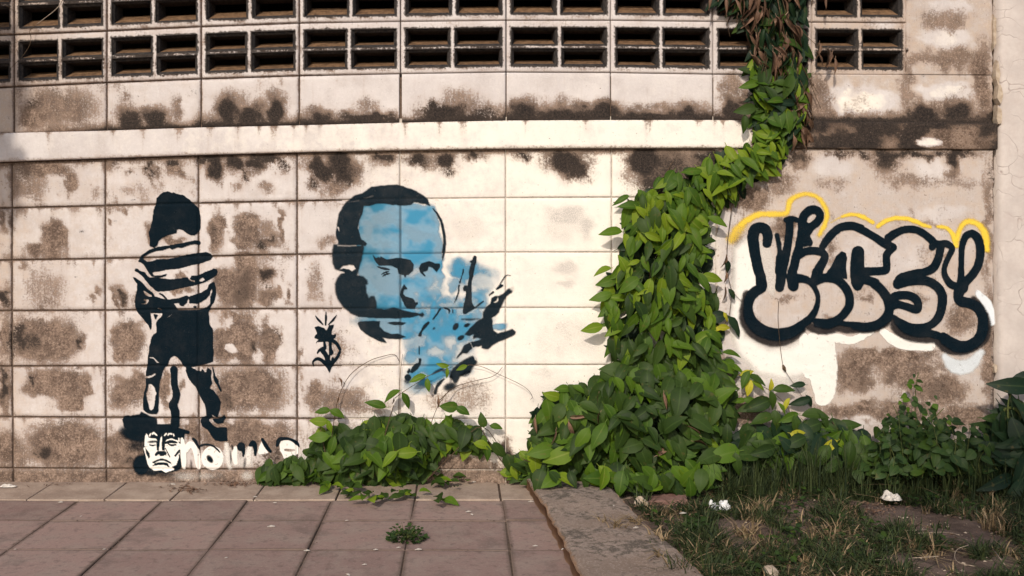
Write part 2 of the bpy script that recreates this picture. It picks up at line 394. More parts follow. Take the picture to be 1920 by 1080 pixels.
# ------------------------------------------------------------------ materials
def make_wall_mat():
    t = NT('weathered_wall_paint')
    p = t.pos()
    s = t.sep(t.attr('wear').outputs['Color'])          # R brown dirt, G black mould, B white paint
    gr = t.attr('grey').outputs['Fac']
    n_mid = t.noise(p, 26, 9, .70)
    n_fin = t.noise(p, 120, 7, .74)
    n_spk = t.noise(p, 300, 4, .7)
    n_low = t.noise(p, 11, 6, .62)
    n_big = t.noise(p, 4.5, 5, .6)
    streak = t.noise(t.scale(p, (70, 10, 5)), 1.0, 7, .68)
    streak2 = t.noise(t.scale(p, (170, 10, 9)), 1.0, 5, .66)
    # paint: bare aged plaster -> dull greyish old paint -> fresh cream paint
    aged = t.mix(t.ramp(n_mid, .3, .7), (.47, .37, .30), (.32, .24, .185))
    aged = t.mix(t.mul(t.ramp(n_fin, .45, .72), .55), aged, (.60, .51, .44))
    aged = t.mix(t.mul(t.ramp(n_low, .45, .7), .5), aged, (.53, .43, .355))
    dull = t.mix(t.ramp(n_big, .3, .7), (.53, .485, .475), (.62, .575, .56))
    dull = t.mix(t.mul(t.ramp(n_low, .45, .72), .55), dull, (.44, .39, .375))
    dull = t.mix(t.mul(t.ramp(n_fin, .48, .74), .5), dull, (.72, .68, .66))
    dull = t.mix(t.mul(t.ramp(n_fin, .28, .42, 1, 0), .3), dull, (.45, .375, .34))
    fresh = t.mix(t.ramp(n_low, .35, .7), (.83, .775, .695), (.77, .715, .65))
    fresh = t.mix(t.mul(t.ramp(n_mid, .5, .78), .35), fresh, (.64, .595, .56))
    w = t.add(s[2], t.mul(t.add(n_mid, -.5), .55))
    col = t.mix(t.ramp(w, .18, .52), aged, dull)
    col = t.mix(t.ramp(w, .62, .98), col, fresh)
    col = t.mix(t.mul(t.mul(t.ramp(streak, .54, .76), .34), t.ramp(s[2], 1.05, .55, 0, 1)), col, (.40, .31, .26))
    # grey worn patches (speckled)
    gm = t.ramp(t.add(gr, t.mul(t.add(n_mid, -.5), .6)), .05, .85)
    gcol = t.mix(t.ramp(n_spk, .40, .62), (.27, .25, .235), (.66, .60, .56))
    col = t.mix(t.mul(gm, .7), col, gcol)
    # brown dirt
    rag = t.add(t.mul(t.add(n_mid, -.5), .7), t.add(t.mul(t.add(n_fin, -.5), 1.35), t.mul(t.add(streak2, -.5), .40)))
    bv = t.add(s[0], rag)
    bm = t.ramp(bv, .24, .60)
    halo = t.ramp(t.add(s[0], t.mul(t.add(n_low, -.5), .35)), .0, .8)
    col = t.mix(t.mul(halo, .50), col, (.40, .295, .24))
    dark = t.mix(t.ramp(n_fin, .34, .66), (.036, .023, .017), (.145, .094, .068))
    lite = t.mix(t.ramp(n_fin, .34, .66), (.10, .064, .045), (.33, .235, .18))
    bcol = t.mix(t.ramp(t.add(t.mul(n_low, .45), t.mul(n_mid, .75)), .50, .70), dark, lite)
    bcol = t.mix(t.mul(t.ramp(streak2, .52, .72), .16), bcol, (.36, .27, .215))
    fleck = t.ramp(t.add(t.mul(n_spk, .55), t.mul(n_fin, .55)), .60, .70)
    bcol = t.mix(t.mul(fleck, .6), bcol, (.56, .46, .395))
    col = t.mix(t.mul(bm, .93), col, bcol)
    # black mould
    kv = t.add(s[1], t.add(t.mul(t.add(n_mid, -.5), .9), t.mul(t.add(n_fin, -.5), 2.0)))
    km = t.ramp(kv, .34, .74)
    kcol = t.mix(t.ramp(n_fin, .32, .68), (.006, .007, .009), (.045, .034, .028))
    kcol = t.mix(t.mul(t.ramp(n_spk, .58, .70), .40), kcol, (.22, .165, .13))
    col = t.mix(t.mul(km, .95), col, kcol)
    # stray specks
    col = t.mix(t.mul(t.ramp(t.noise(p, 95, 2, .5), .715, .76), .75), col, (.14, .095, .07))
    h = t.add(t.add(t.mul(n_mid, .7), t.mul(n_fin, .6)), t.add(t.mul(n_spk, .3), t.mul(bm, -.3)))
    return t.finish(t.bsdf(col, .9, t.bump(h, .6, .005), .12))

def make_paint_mat(name, grain=.55, wear=.3, lo=.34, hi=.66, dust=.14, spec=.05):
    """spray paint lying on the wall: colour and cover come with the print, speckle and wear from noise."""
    t = NT(name)
    p = t.pos()
    cov = t.attr('cover').outputs['Fac']
    tint = t.attr('tint').outputs['Color']
    n1 = t.noise(p, 520, 3, .65); n2 = t.noise(p, 60, 7, .72); n3 = t.noise(p, 12, 5, .62)
    mott = t.mix(t.mul(t.ramp(n3, .45, .75), dust), tint, (.16, .14, .13))
    mott = t.mix(t.mul(t.ramp(n1, .5, .75), dust), mott, (.40, .36, .34))
    fine = t.ramp(t.add(cov, t.mul(t.add(n1, -.5), grain)), lo, hi)
    worn = t.mul(t.ramp(n2, .57, .72), wear)
    a = t.mul(fine, t.math('SUBTRACT', 1.0, worn))
    b = t.bsdf(mott, .75, t.bump(t.add(n2, t.mul(n1, .4)), .4, .004), spec)
    tr = t.n.new('ShaderNodeBsdfTransparent')
    mx = t.n.new('ShaderNodeMixShader')
    t.set(mx.inputs[0], a); t.l.new(tr.outputs[0], mx.inputs[1]); t.l.new(b, mx.inputs[2])
    return t.finish(mx.outputs[0])

def make_simple(name, c1, c2, scale=40, rough=.9, c3=None, bump=.4, spec=.15, obj=False, dist=.004):
    t = NT(name)
    p = t.objco() if obj else t.pos()
    n1 = t.noise(p, scale, 8, .68); n2 = t.noise(p, scale * 6, 4, .65)
    col = t.mix(t.ramp(n1, .32, .68), c1, c2)
    if c3: col = t.mix(t.mul(t.ramp(n2, .52, .72), .8), col, c3)
    return t.finish(t.bsdf(col, rough, t.bump(t.add(n1, t.mul(n2, .5)), bump, dist), spec))

def make_leaf_mat(name, dark, light, vein, trans=.28):
    t = NT(name)
    oi = t.n.new('ShaderNodeObjectInfo')
    rnd = t.math('FRACT', t.add(oi.outputs['Random'], t.attr('rnd').outputs['Fac']))
    v = t.attr('rib').outputs['Fac']                    # 0 on the midrib, 1 at the margin
    n = t.noise(t.pos(), 55, 3, .5)
    col = t.mix(t.ramp(t.add(t.mul(rnd, .75), t.mul(n, .35)), .15, .95, smooth=False), dark, light)
    col = t.mix(t.ramp(v, .0, .14, .75, 0.0), col, vein)
    col = t.mix(t.mul(t.ramp(n, .62, .72), .35), col, (.13, .085, .03))
    b = t.bsdf(col, .52, t.bump(t.noise(t.pos(), 190, 2, .5), .18, .002), .16)
    tr = t.n.new('ShaderNodeBsdfTranslucent')
    t.set(tr.inputs[0], t.mix(.5, col, light))
    mx = t.n.new('ShaderNodeMixShader'); mx.inputs[0].default_value = trans
    t.l.new(b, mx.inputs[1]); t.l.new(tr.outputs[0], mx.inputs[2])
    return t.finish(mx.outputs[0])

M = {}
M['wall'] = make_wall_mat()
M['mortar'] = make_simple('joint_mortar', (.06, .042, .032), (.13, .09, .068), 60)
M['mortar_pale'] = make_simple('painted_joint_mortar', (.34, .29, .25), (.54, .48, .42), 60)
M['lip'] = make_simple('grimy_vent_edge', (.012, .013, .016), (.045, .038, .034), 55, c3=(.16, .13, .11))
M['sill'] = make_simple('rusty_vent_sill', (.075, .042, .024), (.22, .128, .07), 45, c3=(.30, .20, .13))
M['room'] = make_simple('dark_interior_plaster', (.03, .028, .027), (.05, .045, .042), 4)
M['pale'] = None
M['black_paint'] = make_paint_mat('black_spray_paint', .8, .14, .22, .78, .05)
M['dry_black'] = make_paint_mat('thin_black_spray_paint', .9, .3, .10, .92, .10)
M['soft_black'] = make_paint_mat('grainy_black_spray_paint', 1.2, .25, .15, .95, .12)
M['white_paint'] = make_paint_mat('white_spray_paint', .8, .5, .08, .95, .03)
M['worn_white'] = make_paint_mat('worn_white_paint', 1.0, 1.0, .18, .85, .05)
M['yellow_paint'] = make_paint_mat('yellow_spray_paint', 1.3, .4, .12, .95, .05)
M['blue_paint'] = make_paint_mat('blue_spray_paint', .5, .12, .05, .98, .04)
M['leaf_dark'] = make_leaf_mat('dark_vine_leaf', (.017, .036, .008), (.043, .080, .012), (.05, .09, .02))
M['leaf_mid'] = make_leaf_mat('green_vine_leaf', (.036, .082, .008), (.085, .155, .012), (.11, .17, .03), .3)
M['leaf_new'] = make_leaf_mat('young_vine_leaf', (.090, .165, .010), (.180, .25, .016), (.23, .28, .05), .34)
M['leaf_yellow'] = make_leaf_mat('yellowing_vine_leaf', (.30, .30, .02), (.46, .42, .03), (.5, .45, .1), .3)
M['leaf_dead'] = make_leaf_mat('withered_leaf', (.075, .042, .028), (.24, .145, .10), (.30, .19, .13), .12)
M['leaf_deep'] = make_leaf_mat('shady_broad_leaf', (.006, .017, .009), (.015, .034, .013), (.03, .05, .02), .12)  # very dark green; in the vine's back layers its colour stands in for shade
M['leaf_weed'] = make_leaf_mat('weed_leaf', (.016, .036, .010), (.034, .066, .016), (.05, .08, .02), .2)
M['stem'] = make_simple('vine_stem_bark', (.045, .028, .016), (.12, .08, .05), 120, obj=True)
M['stem_green'] = make_simple('green_stem', (.05, .07, .02), (.11, .12, .04), 120, obj=True)
M['twig'] = make_simple('dry_twig_bark', (.20, .15, .11), (.42, .34, .27), 120, obj=True)
M['litter'] = make_simple('dry_white_litter', (.42, .38, .34), (.66, .61, .56), 80, obj=True)
M['plastic'] = make_simple('white_plastic_scrap', (.62, .62, .61), (.78, .78, .77), 40, .45, obj=True, spec=.4)
M['stone'] = make_simple('tan_stone', (.34, .26, .19), (.50, .41, .32), 50, obj=True)
M['redbrick'] = make_simple('broken_red_tile', (.16, .085, .07), (.25, .15, .125), 40, obj=True)

def make_pale():
    t = NT('pale_plaster')
    p = t.pos()
    n1 = t.noise(p, 7, 6, .6); n2 = t.noise(p, 60, 6, .65); 
    vx = t.n.new('ShaderNodeTexVoronoi'); vx.feature = 'DISTANCE_TO_EDGE'
    mp = t.scale(p, (7, 7, 9.5))
    dn = t.n.new('ShaderNodeVectorMath'); dn.operation = 'MULTIPLY_ADD'
    nn = t.n.new('ShaderNodeTexNoise'); t.l.new(p, nn.inputs['Vector']); nn.inputs['Scale'].default_value = 9
    t.l.new(nn.outputs[1], dn.inputs[0]); dn.inputs[1].default_value = (1.6, 1.6, 1.6); t.l.new(mp, dn.inputs[2])
    t.l.new(dn.outputs[0], vx.inputs['Vector']); vx.inputs['Scale'].default_value = 1.0
    crack = t.ramp(vx.outputs['Distance'], .0, .022, 1, 0)
    crack = t.mul(crack, t.ramp(n1, .42, .60))
    col = t.mix(t.ramp(n1, .3, .7), (.46, .405, .38), (.57, .51, .475))
    col = t.mix(t.mul(t.ramp(n2, .4, .7), .4), col, (.46, .39, .36))
    col = t.mix(t.mul(crack, .75), col, (.30, .24, .22))
    col = t.mix(t.mul(t.ramp(t.noise(p, 16, 6, .65), .5, .7), .3), col, (.44, .36, .33))
    z = t.n.new('ShaderNodeSeparateXYZ'); t.l.new(p, z.inputs[0])
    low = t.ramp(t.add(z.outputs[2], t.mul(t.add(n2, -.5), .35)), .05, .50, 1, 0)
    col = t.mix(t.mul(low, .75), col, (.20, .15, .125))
    return t.finish(t.bsdf(col, .88, t.bump(t.add(t.mul(n2, .6), t.mul(crack, -.8)), .4, .004), .15))
M['pale'] = make_pale()

def make_tile_mat():
    t = NT('worn_red_paving')
    p = t.pos()
    oi = t.n.new('ShaderNodeObjectInfo')
    n1 = t.noise(p, 9, 6, .62); n2 = t.noise(p, 120, 5, .65); n3 = t.noise(p, 34, 6, .66)
    c = t.mix(oi.outputs['Random'], (.215, .143, .126), (.290, .198, .172))
    c = t.mix(t.mul(t.ramp(n1, .4, .68), .75), c, (.265, .205, .175))
    c = t.mix(t.mul(t.ramp(n3, .50, .70), .6), c, (.115, .082, .074))
    c = t.mix(t.mul(t.ramp(t.noise(p, 5, 6, .65), .52, .66), .55), c, (.13, .10, .088))
    c = t.mix(t.mul(t.ramp(n2, .5, .74), .5), c, (.36, .275, .24))
    c = t.mix(t.mul(t.ramp(n2, .26, .38, 1, 0), .45), c, (.11, .078, .068))
    # dirt gathers along the edges of each slab
    co = t.sep(t.attr('wear').outputs['Color'])
    ed = t.ramp(t.add(co[0], t.mul(t.add(n3, -.5), .8)), .35, .95)
    c = t.mix(t.mul(ed, .6), c, (.10, .072, .055))
    return t.finish(t.bsdf(c, .88, t.bump(t.add(t.mul(n3, .5), n2), .45, .003), .18))
M['tile'] = make_tile_mat()

def make_strip_mat():
    t = NT('dusty_concrete_strip')
    p = t.pos()
    n1 = t.noise(p, 8, 6, .62); n2 = t.noise(p, 120, 5, .65); n3 = t.noise(p, 30, 6, .66)
    c = t.mix(t.ramp(n1, .35, .68), (.275, .205, .162), (.39, .305, .245))
    c = t.mix(t.mul(t.ramp(n3, .52, .74), .6), c, (.22, .16, .125))
    c = t.mix(t.mul(t.ramp(n2, .5, .74), .45), c, (.56, .46, .38))
    return t.finish(t.bsdf(c, .92, t.bump(t.add(t.mul(n3, .5), n2), .5, .003), .12))
M['strip'] = make_strip_mat()

def make_slab_mat():
    t = NT('mossy_concrete_slab')
    p = t.pos()
    n1 = t.noise(p, 6.5, 6, .62); n2 = t.noise(p, 150, 5, .65); n3 = t.noise(p, 40, 6, .7)
    c = t.mix(t.ramp(n1, .35, .68), (.205, .152, .122), (.325, .255, .215))
    dk = t.ramp(t.add(t.mul(n1, .6), t.mul(n3, .6)), .58, .70)
    c = t.mix(t.mul(dk, .85), c, (.075, .062, .050))
    c = t.mix(t.mul(t.ramp(n2, .5, .70), .55), c, (.42, .345, .30))
    c = t.mix(t.mul(t.ramp(n3, .30, .42, 1, 0), .5), c, (.12, .094, .078))
    e = t.attr('edge').outputs['Fac']
    c = t.mix(t.mul(t.ramp(t.add(e, t.mul(t.add(n3, -.5), 1.2)), .5, 1.0), .8), c, (.36, .21, .12))
    return t.finish(t.bsdf(c, .92, t.bump(t.add(t.mul(n3, .6), t.mul(n2, .7)), .6, .005), .12))
M['slab'] = make_slab_mat()

def make_dirt():
    t = NT('trodden_soil')
    p = t.pos()
    n1 = t.noise(p, 3.2, 6, .6); n2 = t.noise(p, 28, 8, .7); n3 = t.noise(p, 160, 5, .7)
    c = t.mix(t.ramp(n2, .3, .7), (.07, .050, .041), (.14, .100, .082))
    c = t.mix(t.mul(t.ramp(n1, .42, .62), .8), c, (.20, .145, .122))
    c = t.mix(t.mul(t.ramp(n3, .55, .72), .55), c, (.24, .18, .145))
    c = t.mix(t.mul(t.ramp(n3, .28, .40, 1, 0), .6), c, (.020, .016, .014))
    return t.finish(t.bsdf(c, .96, t.bump(t.add(n2, t.mul(n3, .7)), .8, .01), .1))
M['dirt'] = make_dirt()

def make_grass(name, a, b):
    t = NT(name)
    r = t.attr('rnd').outputs['Fac']
    c = t.mix(r, a, b)
    bs = t.bsdf(c, .6, None, .2)
    tr = t.n.new('ShaderNodeBsdfTranslucent'); t.set(tr.inputs[0], c)
    mx = t.n.new('ShaderNodeMixShader'); mx.inputs[0].default_value = .2
    t.l.new(bs, mx.inputs[1]); t.l.new(tr.outputs[0], mx.inputs[2])
    return t.finish(mx.outputs[0])
M['grass'] = make_grass('dark_grass_blade', (.014, .026, .012), (.062, .080, .028))
M['straw'] = make_grass('dry_grass_blade', (.10, .07, .038), (.40, .29, .17))
# ------------------------------------------------------------------ ground sheet, then the wall
me = mesh_from('ground', [(-60, -60, -.06), (60, -60, -.06), (60, 60, -.06), (-60, 60, -.06)], [(0, 1, 2, 3)], [M['dirt']])
new_obj('ground', me, kind='structure')

wall = empty('block_wall', W3(870, 905, 0), 'old whitewashed concrete block wall with vent blocks, graffiti and a projecting ledge', 'wall', None, 'thing')
def W0(px, py, d=0.0):       # wall-local position (the wall's own base is its origin)
    x, y, z = W3(px, py, 0)
    return (x - wall.location.x, -d, z - wall.location.z)

def grid_lines(a, b, step, bevel=(1.1, 3.4)):
    if abs(a - 751) < .1: return np.concatenate([[a + 2.6, a + 4.2], grid_lines(a + 4, b, step, bevel)[1:]])
    if abs(b - 751) < .1: return np.concatenate([grid_lines(a, b - 4, step, bevel)[:-1], [b - 4.2, b - 2.6]])
    n = max(2, int(round((b - a - 2 * bevel[1]) / step)))
    mid = np.linspace(a + bevel[1], b - bevel[1], n + 1)
    return np.concatenate([[a + bevel[0]], mid, [b - bevel[0]]])

def slab_mesh(name, uu, vv, mapper, hfun, fields, depth, mats, hole=None, extra=None):
    """front sheet over lines uu x vv (mapper gives photo pixels), hfun the relief, sides going back `depth`."""
    U, V = np.meshgrid(uu, vv)
    PX, PY = mapper(U, V)
    H = hfun(PX, PY)
    nu, nv = len(uu), len(vv)
    verts = np.empty((nv * nu, 3))
    verts[:, 0] = ((PX - 870) / PPM).ravel(); verts[:, 1] = -H.ravel(); verts[:, 2] = ((BASE_Y - PY) / PPM).ravel()
    idx = np.arange(nv * nu).reshape(nv, nu)
    faces = []; mi = []
    for j in range(nv - 1):
        for i in range(nu - 1):
            if hole is not None and hole[j, i]: continue
            faces.append((idx[j, i], idx[j + 1, i], idx[j + 1, i + 1], idx[j, i + 1])); mi.append(0)
    vl = [tuple(v) for v in verts]
    rim = list(idx[0, :]) + list(idx[1:, -1]) + list(idx[-1, -2::-1]) + list(idx[-2:0:-1, 0])
    back = []
    for r in rim:
        x, y, z = vl[r]
        vl.append((x, depth, z)); back.append(len(vl) - 1)
    n = len(rim)
    for k in range(n):
        faces.append((rim[k], rim[(k + 1) % n], back[(k + 1) % n], back[k])); mi.append(0)
    b, k_, w, g = fields(PX.ravel(), PY.ravel())
    b = np.concatenate([b, b[rim]]); k_ = np.concatenate([k_, k_[rim]]); w = np.concatenate([w, w[rim]]); g = np.concatenate([g, g[rim]])
    ebk = None
    if extra is not None:
        ev, ef, em = extra
        off = len(vl)
        vl += ev
        faces += [tuple(i + off for i in f) for f in ef]; mi += em
        z = np.zeros(len(ev))
        b = np.concatenate([b, z]); k_ = np.concatenate([k_, z]); w = np.concatenate([w, z + .5]); g = np.concatenate([g, z])
    me = mesh_from(name, vl, faces, mats, True, mi)
    add_col(me, 'wear', np.stack([b, k_, w], 1)); add_flt(me, 'grey', g)
    return me

def std_fields(px, py):
    return sample(FB, px, py), sample(FK, px, py), sample(FW, px, py), sample(FG, px, py)

def block_fields(x0, x1, ytop, ybot, seed, dark=1.0, vents=()):
    def f(px, py):
        b, k, w, g = std_fields(px, py)
        gj = grime_near_joint(px, py, x0, x1, ytop(px), ybot(px), seed)
        lim = np.interp(px, [0, 560, 800, 1400], [.62, .55, .14, .30]) * dark
        b = np.maximum(b, gj * lim)
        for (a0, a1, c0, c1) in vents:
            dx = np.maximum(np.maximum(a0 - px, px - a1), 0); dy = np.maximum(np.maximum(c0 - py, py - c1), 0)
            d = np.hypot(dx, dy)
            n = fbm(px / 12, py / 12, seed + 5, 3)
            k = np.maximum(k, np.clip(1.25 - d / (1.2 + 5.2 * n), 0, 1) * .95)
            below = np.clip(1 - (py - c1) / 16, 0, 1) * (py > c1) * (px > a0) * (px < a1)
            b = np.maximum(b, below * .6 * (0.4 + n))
        return b, k, w, g
    return f

rng = random.Random(7)
# --- solid blocks of the lower wall
def lower_block(r, c, name='block', x1=None):
    ym = (rowy(r, 0.5 * (CX_LO[c] + CX_LO[c + 1])) + rowy(r + 1, 0.5 * (CX_LO[c] + CX_LO[c + 1]))) / 2
    xa, xb = float(colx(c, ym)), float(colx(c + 1, ym))
    h = float(rowy(r + 1, xa) - rowy(r, xa))
    jx, jy = [rng.uniform(-.5, .5) for _ in range(2)]
    uu = grid_lines(xa, xb, 6.0); vv = grid_lines(0.0, h, 6.0) / h
    def mapper(U, V):
        y0 = rowy(r, U); y1 = rowy(r + 1, U)
        return U + jx * 0, y0 + (y1 - y0) * V
    o = rng.uniform(-.0010, .0010)
    me = slab_mesh(name, uu, vv, mapper, lambda a, b: wall_h(a, b) + o,
                   block_fields(xa, xb, lambda x: rowy(r, x), lambda x: rowy(r + 1, x), 100 + r * 20 + c), .06, [M['wall']])
    return new_obj(name, me, wall)
for r in range(7):
    for c in range(len(CX_LO) - 1):
        lower_block(r, c)
# --- plain course above the ledge, then the courses of vent blocks
def upper_block(r, c):
    xa, xb = CX_HI[c], CX_HI[c + 1]
    h = float(rowy(r + 1, xa, True) - rowy(r, xa, True))
    uu = grid_lines(xa, xb, 6.0); vv = grid_lines(0.0, h, 6.0) / h
    def mapper(U, V):
        y0 = rowy(r, U, True); y1 = rowy(r + 1, U, True)
        return U, y0 + (y1 - y0) * V
    me = slab_mesh('block', uu, vv, mapper, wall_h,
                   block_fields(xa, xb, lambda x: rowy(r, x, True), lambda x: rowy(r + 1, x, True), 300 + r * 20 + c), .06, [M['wall']])
    return new_obj('block', me, wall)
for c in range(len(CX_HI) - 2):
    upper_block(4, c)

def vent_block(r, c):
    xa, xb = CX_HI[c], CX_HI[c + 1]
    xm = (xa + xb) / 2
    if c == 11: xb = 1700
    yt = lambda x: rowy(r, x, True); yb = lambda x: rowy(r + 1, x, True)
    h = float(yb(xm) - yt(xm))
    l, rr = (10, 8) if c != 11 else (9, 9)
    mt, mb = 14.0, 12.0
    mx = xm + rng.uniform(-2, 2); my = mt + (h - mt - mb) * .5
    cols = [(xa + l, mx - 4.5), (mx + 4.5, xb - rr)]
    rowsv = [(mt, my - 3), (my + 3, h - mb)]
    us = [xa + 1.1, xa + 3.4]
    ulines = sorted(set([xa + 1.1, xa + 3.6] + list(np.linspace(cols[0][0], cols[0][1], 9)) + list(np.linspace(cols[1][0], cols[1][1], 9)) + [mx, xb - 3.6, xb - 1.1]))
    vlines = sorted(set([1.1, 3.6, 8.0] + list(np.linspace(rowsv[0][0], rowsv[0][1], 5)) + list(np.linspace(rowsv[1][0], rowsv[1][1], 5)) + [my, h - 6, h - 3.6, h - 1.1]))
    uu = np.array(ulines); vv = np.array(vlines)
    uc = (uu[:-1] + uu[1:]) / 2; vc = (vv[:-1] + vv[1:]) / 2
    hole = np.zeros((len(vc), len(uc)), bool)
    for (a, b) in cols:
        for (e, f) in rowsv:
            hole |= ((vc[:, None] > e) & (vc[:, None] < f)) & ((uc[None, :] > a) & (uc[None, :] < b))
    def mapper(U, V):
        y0 = yt(U); y1 = yb(U)
        return U, y0 + (y1 - y0) * (V / h)
    ev, ef, em = [], [], []
    vents = []
    for (a, b) in cols:
        for (e, f) in rowsv:
            def pt(u, v, d):
                py = float(yt(u) + (yb(u) - yt(u)) * v / h)
                return ((u - 870) / PPM, d, (BASE_Y - py) / PPM)
            base = len(ev)
            hh = float(-wall_h(np.array([(a + b) / 2]), np.array([float(yt((a + b) / 2)) + 2]))[0])
            j = lambda q: rng.uniform(-q, q)
            i1, i2 = 4.2 + j(.8), 5.2 + j(.8)
            rings = [[(a, e, hh), (a, f, hh), (b, f, hh), (b, e, hh)],
                     [(a + i1, e + i1, .014), (a + i1, f - i1, .014), (b - i1, f - i1, .014), (b - i1, e + i1, .014)]]
            fl = f - i1; tp = e + i1; dp = .085
            sl = fl - (fl - tp) * rng.uniform(.46, .62)
            rings.append([(a + i2 + 2, tp + 1, dp), (a + i2 + 2, sl, dp), (b - i2 - 2, sl, dp), (b - i2 - 2, tp + 1, dp)])
            for rg in rings:
                for q in rg: ev.append(pt(*q))
            for k in range(4):
                ef.append((base + k, base + (k + 1) % 4, base + 4 + (k + 1) % 4, base + 4 + k)); em.append(1)
            for k in range(4):
                ef.append((base + 4 + k, base + 4 + (k + 1) % 4, base + 8 + (k + 1) % 4, base + 8 + k)); em.append(2 if k == 1 else 1)
            # back of the sloping sill, so that it has thickness
            q0 = len(ev)
            for q in [(a + i2, fl, dp + .02), (b - i2, fl, dp + .02)]: ev.append(pt(*q))
            ef.append((base + 9, q0, q0 + 1, base + 10)); em.append(1)
            ym = float(yt((a + b) / 2))
            vents.append((a, b, ym + e * 1.0, ym + f * 1.0))
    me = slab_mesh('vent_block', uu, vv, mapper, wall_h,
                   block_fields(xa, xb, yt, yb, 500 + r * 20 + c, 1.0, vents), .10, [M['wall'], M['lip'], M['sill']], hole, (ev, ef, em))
    for p in me.polygons:
        if p.material_index: p.use_smooth = False
    return new_obj('vent_block', me, wall)
for r in (1, 2, 3):
    for c in range(len(CX_HI) - 1):
        vent_block(r, c)
# --- mortar sunk behind the joints
def mortar(x0, x1, y0f, y1f, d, mat, name='mortar'):
    xs = np.linspace(x0, x1, 14)
    vs = []; fs = []
    for x in xs:
        for yf in (y0f, y1f):
            px, py = x, float(yf(x))
            vs.append(((px - 870) / PPM, d, (BASE_Y - py) / PPM)); vs.append(((px - 870) / PPM, .058, (BASE_Y - py) / PPM))
    for i in range(len(xs) - 1):
        a = i * 4; b = a + 4
        fs += [(a, a + 2, b + 2, b), (a + 1, b + 1, b + 3, a + 3), (a, b, b + 1, a + 1), (a + 2, a + 3, b + 3, b + 2)]
    fs += [(0, 1, 3, 2), (len(vs) - 4, len(vs) - 2, len(vs) - 1, len(vs) - 3)]
    return new_obj(name, mesh_from(name, vs, fs, [mat]), wall)
mortar(-500, 640, lambda x: rowy(0, x) - 60, lambda x: 928, .0072, M['mortar'])
mortar(641, 1362, lambda x: rowy(0, x) - 60, lambda x: 928, .0046, M['mortar_pale'])
mortar(-500, 1698, lambda x: rowy(4, x, True) + 6, lambda x: rowy(0, x) - 61, .0072, M['mortar'])

# --- plaster coat on the right, in two pieces (below and above the ledge)
def plaster(x0, x1, yt, yb, step=6.0, holes=()):
    uu = grid_lines(x0, x1, step, (0, 2.5)); hh = float(yb(x0) - yt(x0))
    vv = grid_lines(0, hh, step, (0, 2.5)) / hh
    def mapper(U, V):
        rag = (vnoise(V * 40, U * 0 + 1, 3) - .5) * 5 * (np.abs(U - x1) < .1) + (vnoise(V * 30, U * 0 + 9, 3) - .5) * 9 * (np.abs(U - x0) < .1)
        return U + rag, yt(U) + (yb(U) - yt(U)) * V
    def hf(a, b):
        e = np.minimum(a - x0, x1 - a)
        return wall_h(a, b) * 0 + (fbm(a / 120, b / 70, 43, 3) - .5) * .008 + .006 + (fbm(a / 20, b / 9, 49, 3) - .5) * .0016 - .004 * (1 - sstep(-3, 5, e))
    me = slab_mesh('plaster_coat', uu, vv, mapper, hf, std_fields, .03, [M['wall']])
    return new_obj('plaster_coat', me, wall)
plaster(PLASTER_X, 1862, lambda x: rowy(0, x) - 2 + 0 * x, lambda x: 928 + 0 * x)
plaster(1522, 1860, lambda x: rowy(4, x, True) + 2 * (x < 0), lambda x: rowy(5, x, True) + 8)
plaster(1698, 1860, lambda x: rowy(1, x, True), lambda x: rowy(4, x, True) - 1.0)

# --- the ledge
def ledge(x0, x1, name, proud):
    uu = grid_lines(x0, x1, 8.0, (0, 1.5))
    vv = np.concatenate([[0, .03], np.linspace(.08, .92, 9), [.965, 1.0]])
    def mapper(U, V):
        return U, rowy(5, U, True) + (rowy(0, U) - rowy(5, U, True)) * V
    def hf(a, b):
        v = (b - rowy(5, a, True)) / (rowy(0, a) - rowy(5, a, True))
        e = np.minimum(v, 1 - v)
        return proud + (fbm(a / 90, b / 60, 61, 3) - .5) * .003 - .003 * (1 - sstep(0, .05, e))
    def ff(px, py):
        b, k, w = ledge_fields(px, py)
        return b, k, w, px * 0
    me = slab_mesh(name, uu, vv, mapper, hf, ff, .06, [M['wall']])
    return new_obj(name, me, wall)
o = ledge(-500, 1411, 'ledge', .022)
o = ledge(1411.6, 1866, 'ledge', .019)
o['label'] = 'bare dark stained end of the ledge'

# --- loose flakes of plaster where the wall meets its neighbour
def chip(cx, cy, w, h, d, seed):
    r = random.Random(seed); n = 9
    vs = []; fs = []
    for lay, dd in ((0, -.005), (1, d)):
        for k in range(n):
            a = 2 * math.pi * k / n
            q = (1 - .18 * lay) * (.8 + .35 * ((math.sin(k * 3.7 + seed) + 1) / 2))
            vs.append(((cx + math.cos(a) * w * q - 870) / PPM, -dd, (BASE_Y - cy + math.sin(a) * h * q) / PPM))
    fs.append(tuple(range(n, 2 * n)))
    for k in range(n): fs.append((k, (k + 1) % n, n + (k + 1) % n, n + k))
    return new_obj('plaster_flake', mesh_from('plaster_flake', vs, fs, [M['stone']]), wall)
for a in [(1866, 140, 5, 26, .022, 1), (1869, 178, 6, 22, .026, 2), (1868, 218, 6, 22, .024, 3), (1862, 60, 4, 40, .014, 4), (1863, 690, 4, 10, .018, 5)]: chip(*a)

# --- the room behind the vents
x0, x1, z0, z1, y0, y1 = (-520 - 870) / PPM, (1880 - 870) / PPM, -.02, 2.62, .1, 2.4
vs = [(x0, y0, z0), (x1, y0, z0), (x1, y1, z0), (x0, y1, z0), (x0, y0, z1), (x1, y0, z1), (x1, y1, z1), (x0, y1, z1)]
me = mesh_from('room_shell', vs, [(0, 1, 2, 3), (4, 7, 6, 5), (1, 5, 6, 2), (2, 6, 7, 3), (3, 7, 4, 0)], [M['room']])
new_obj('room_shell', me, wall)
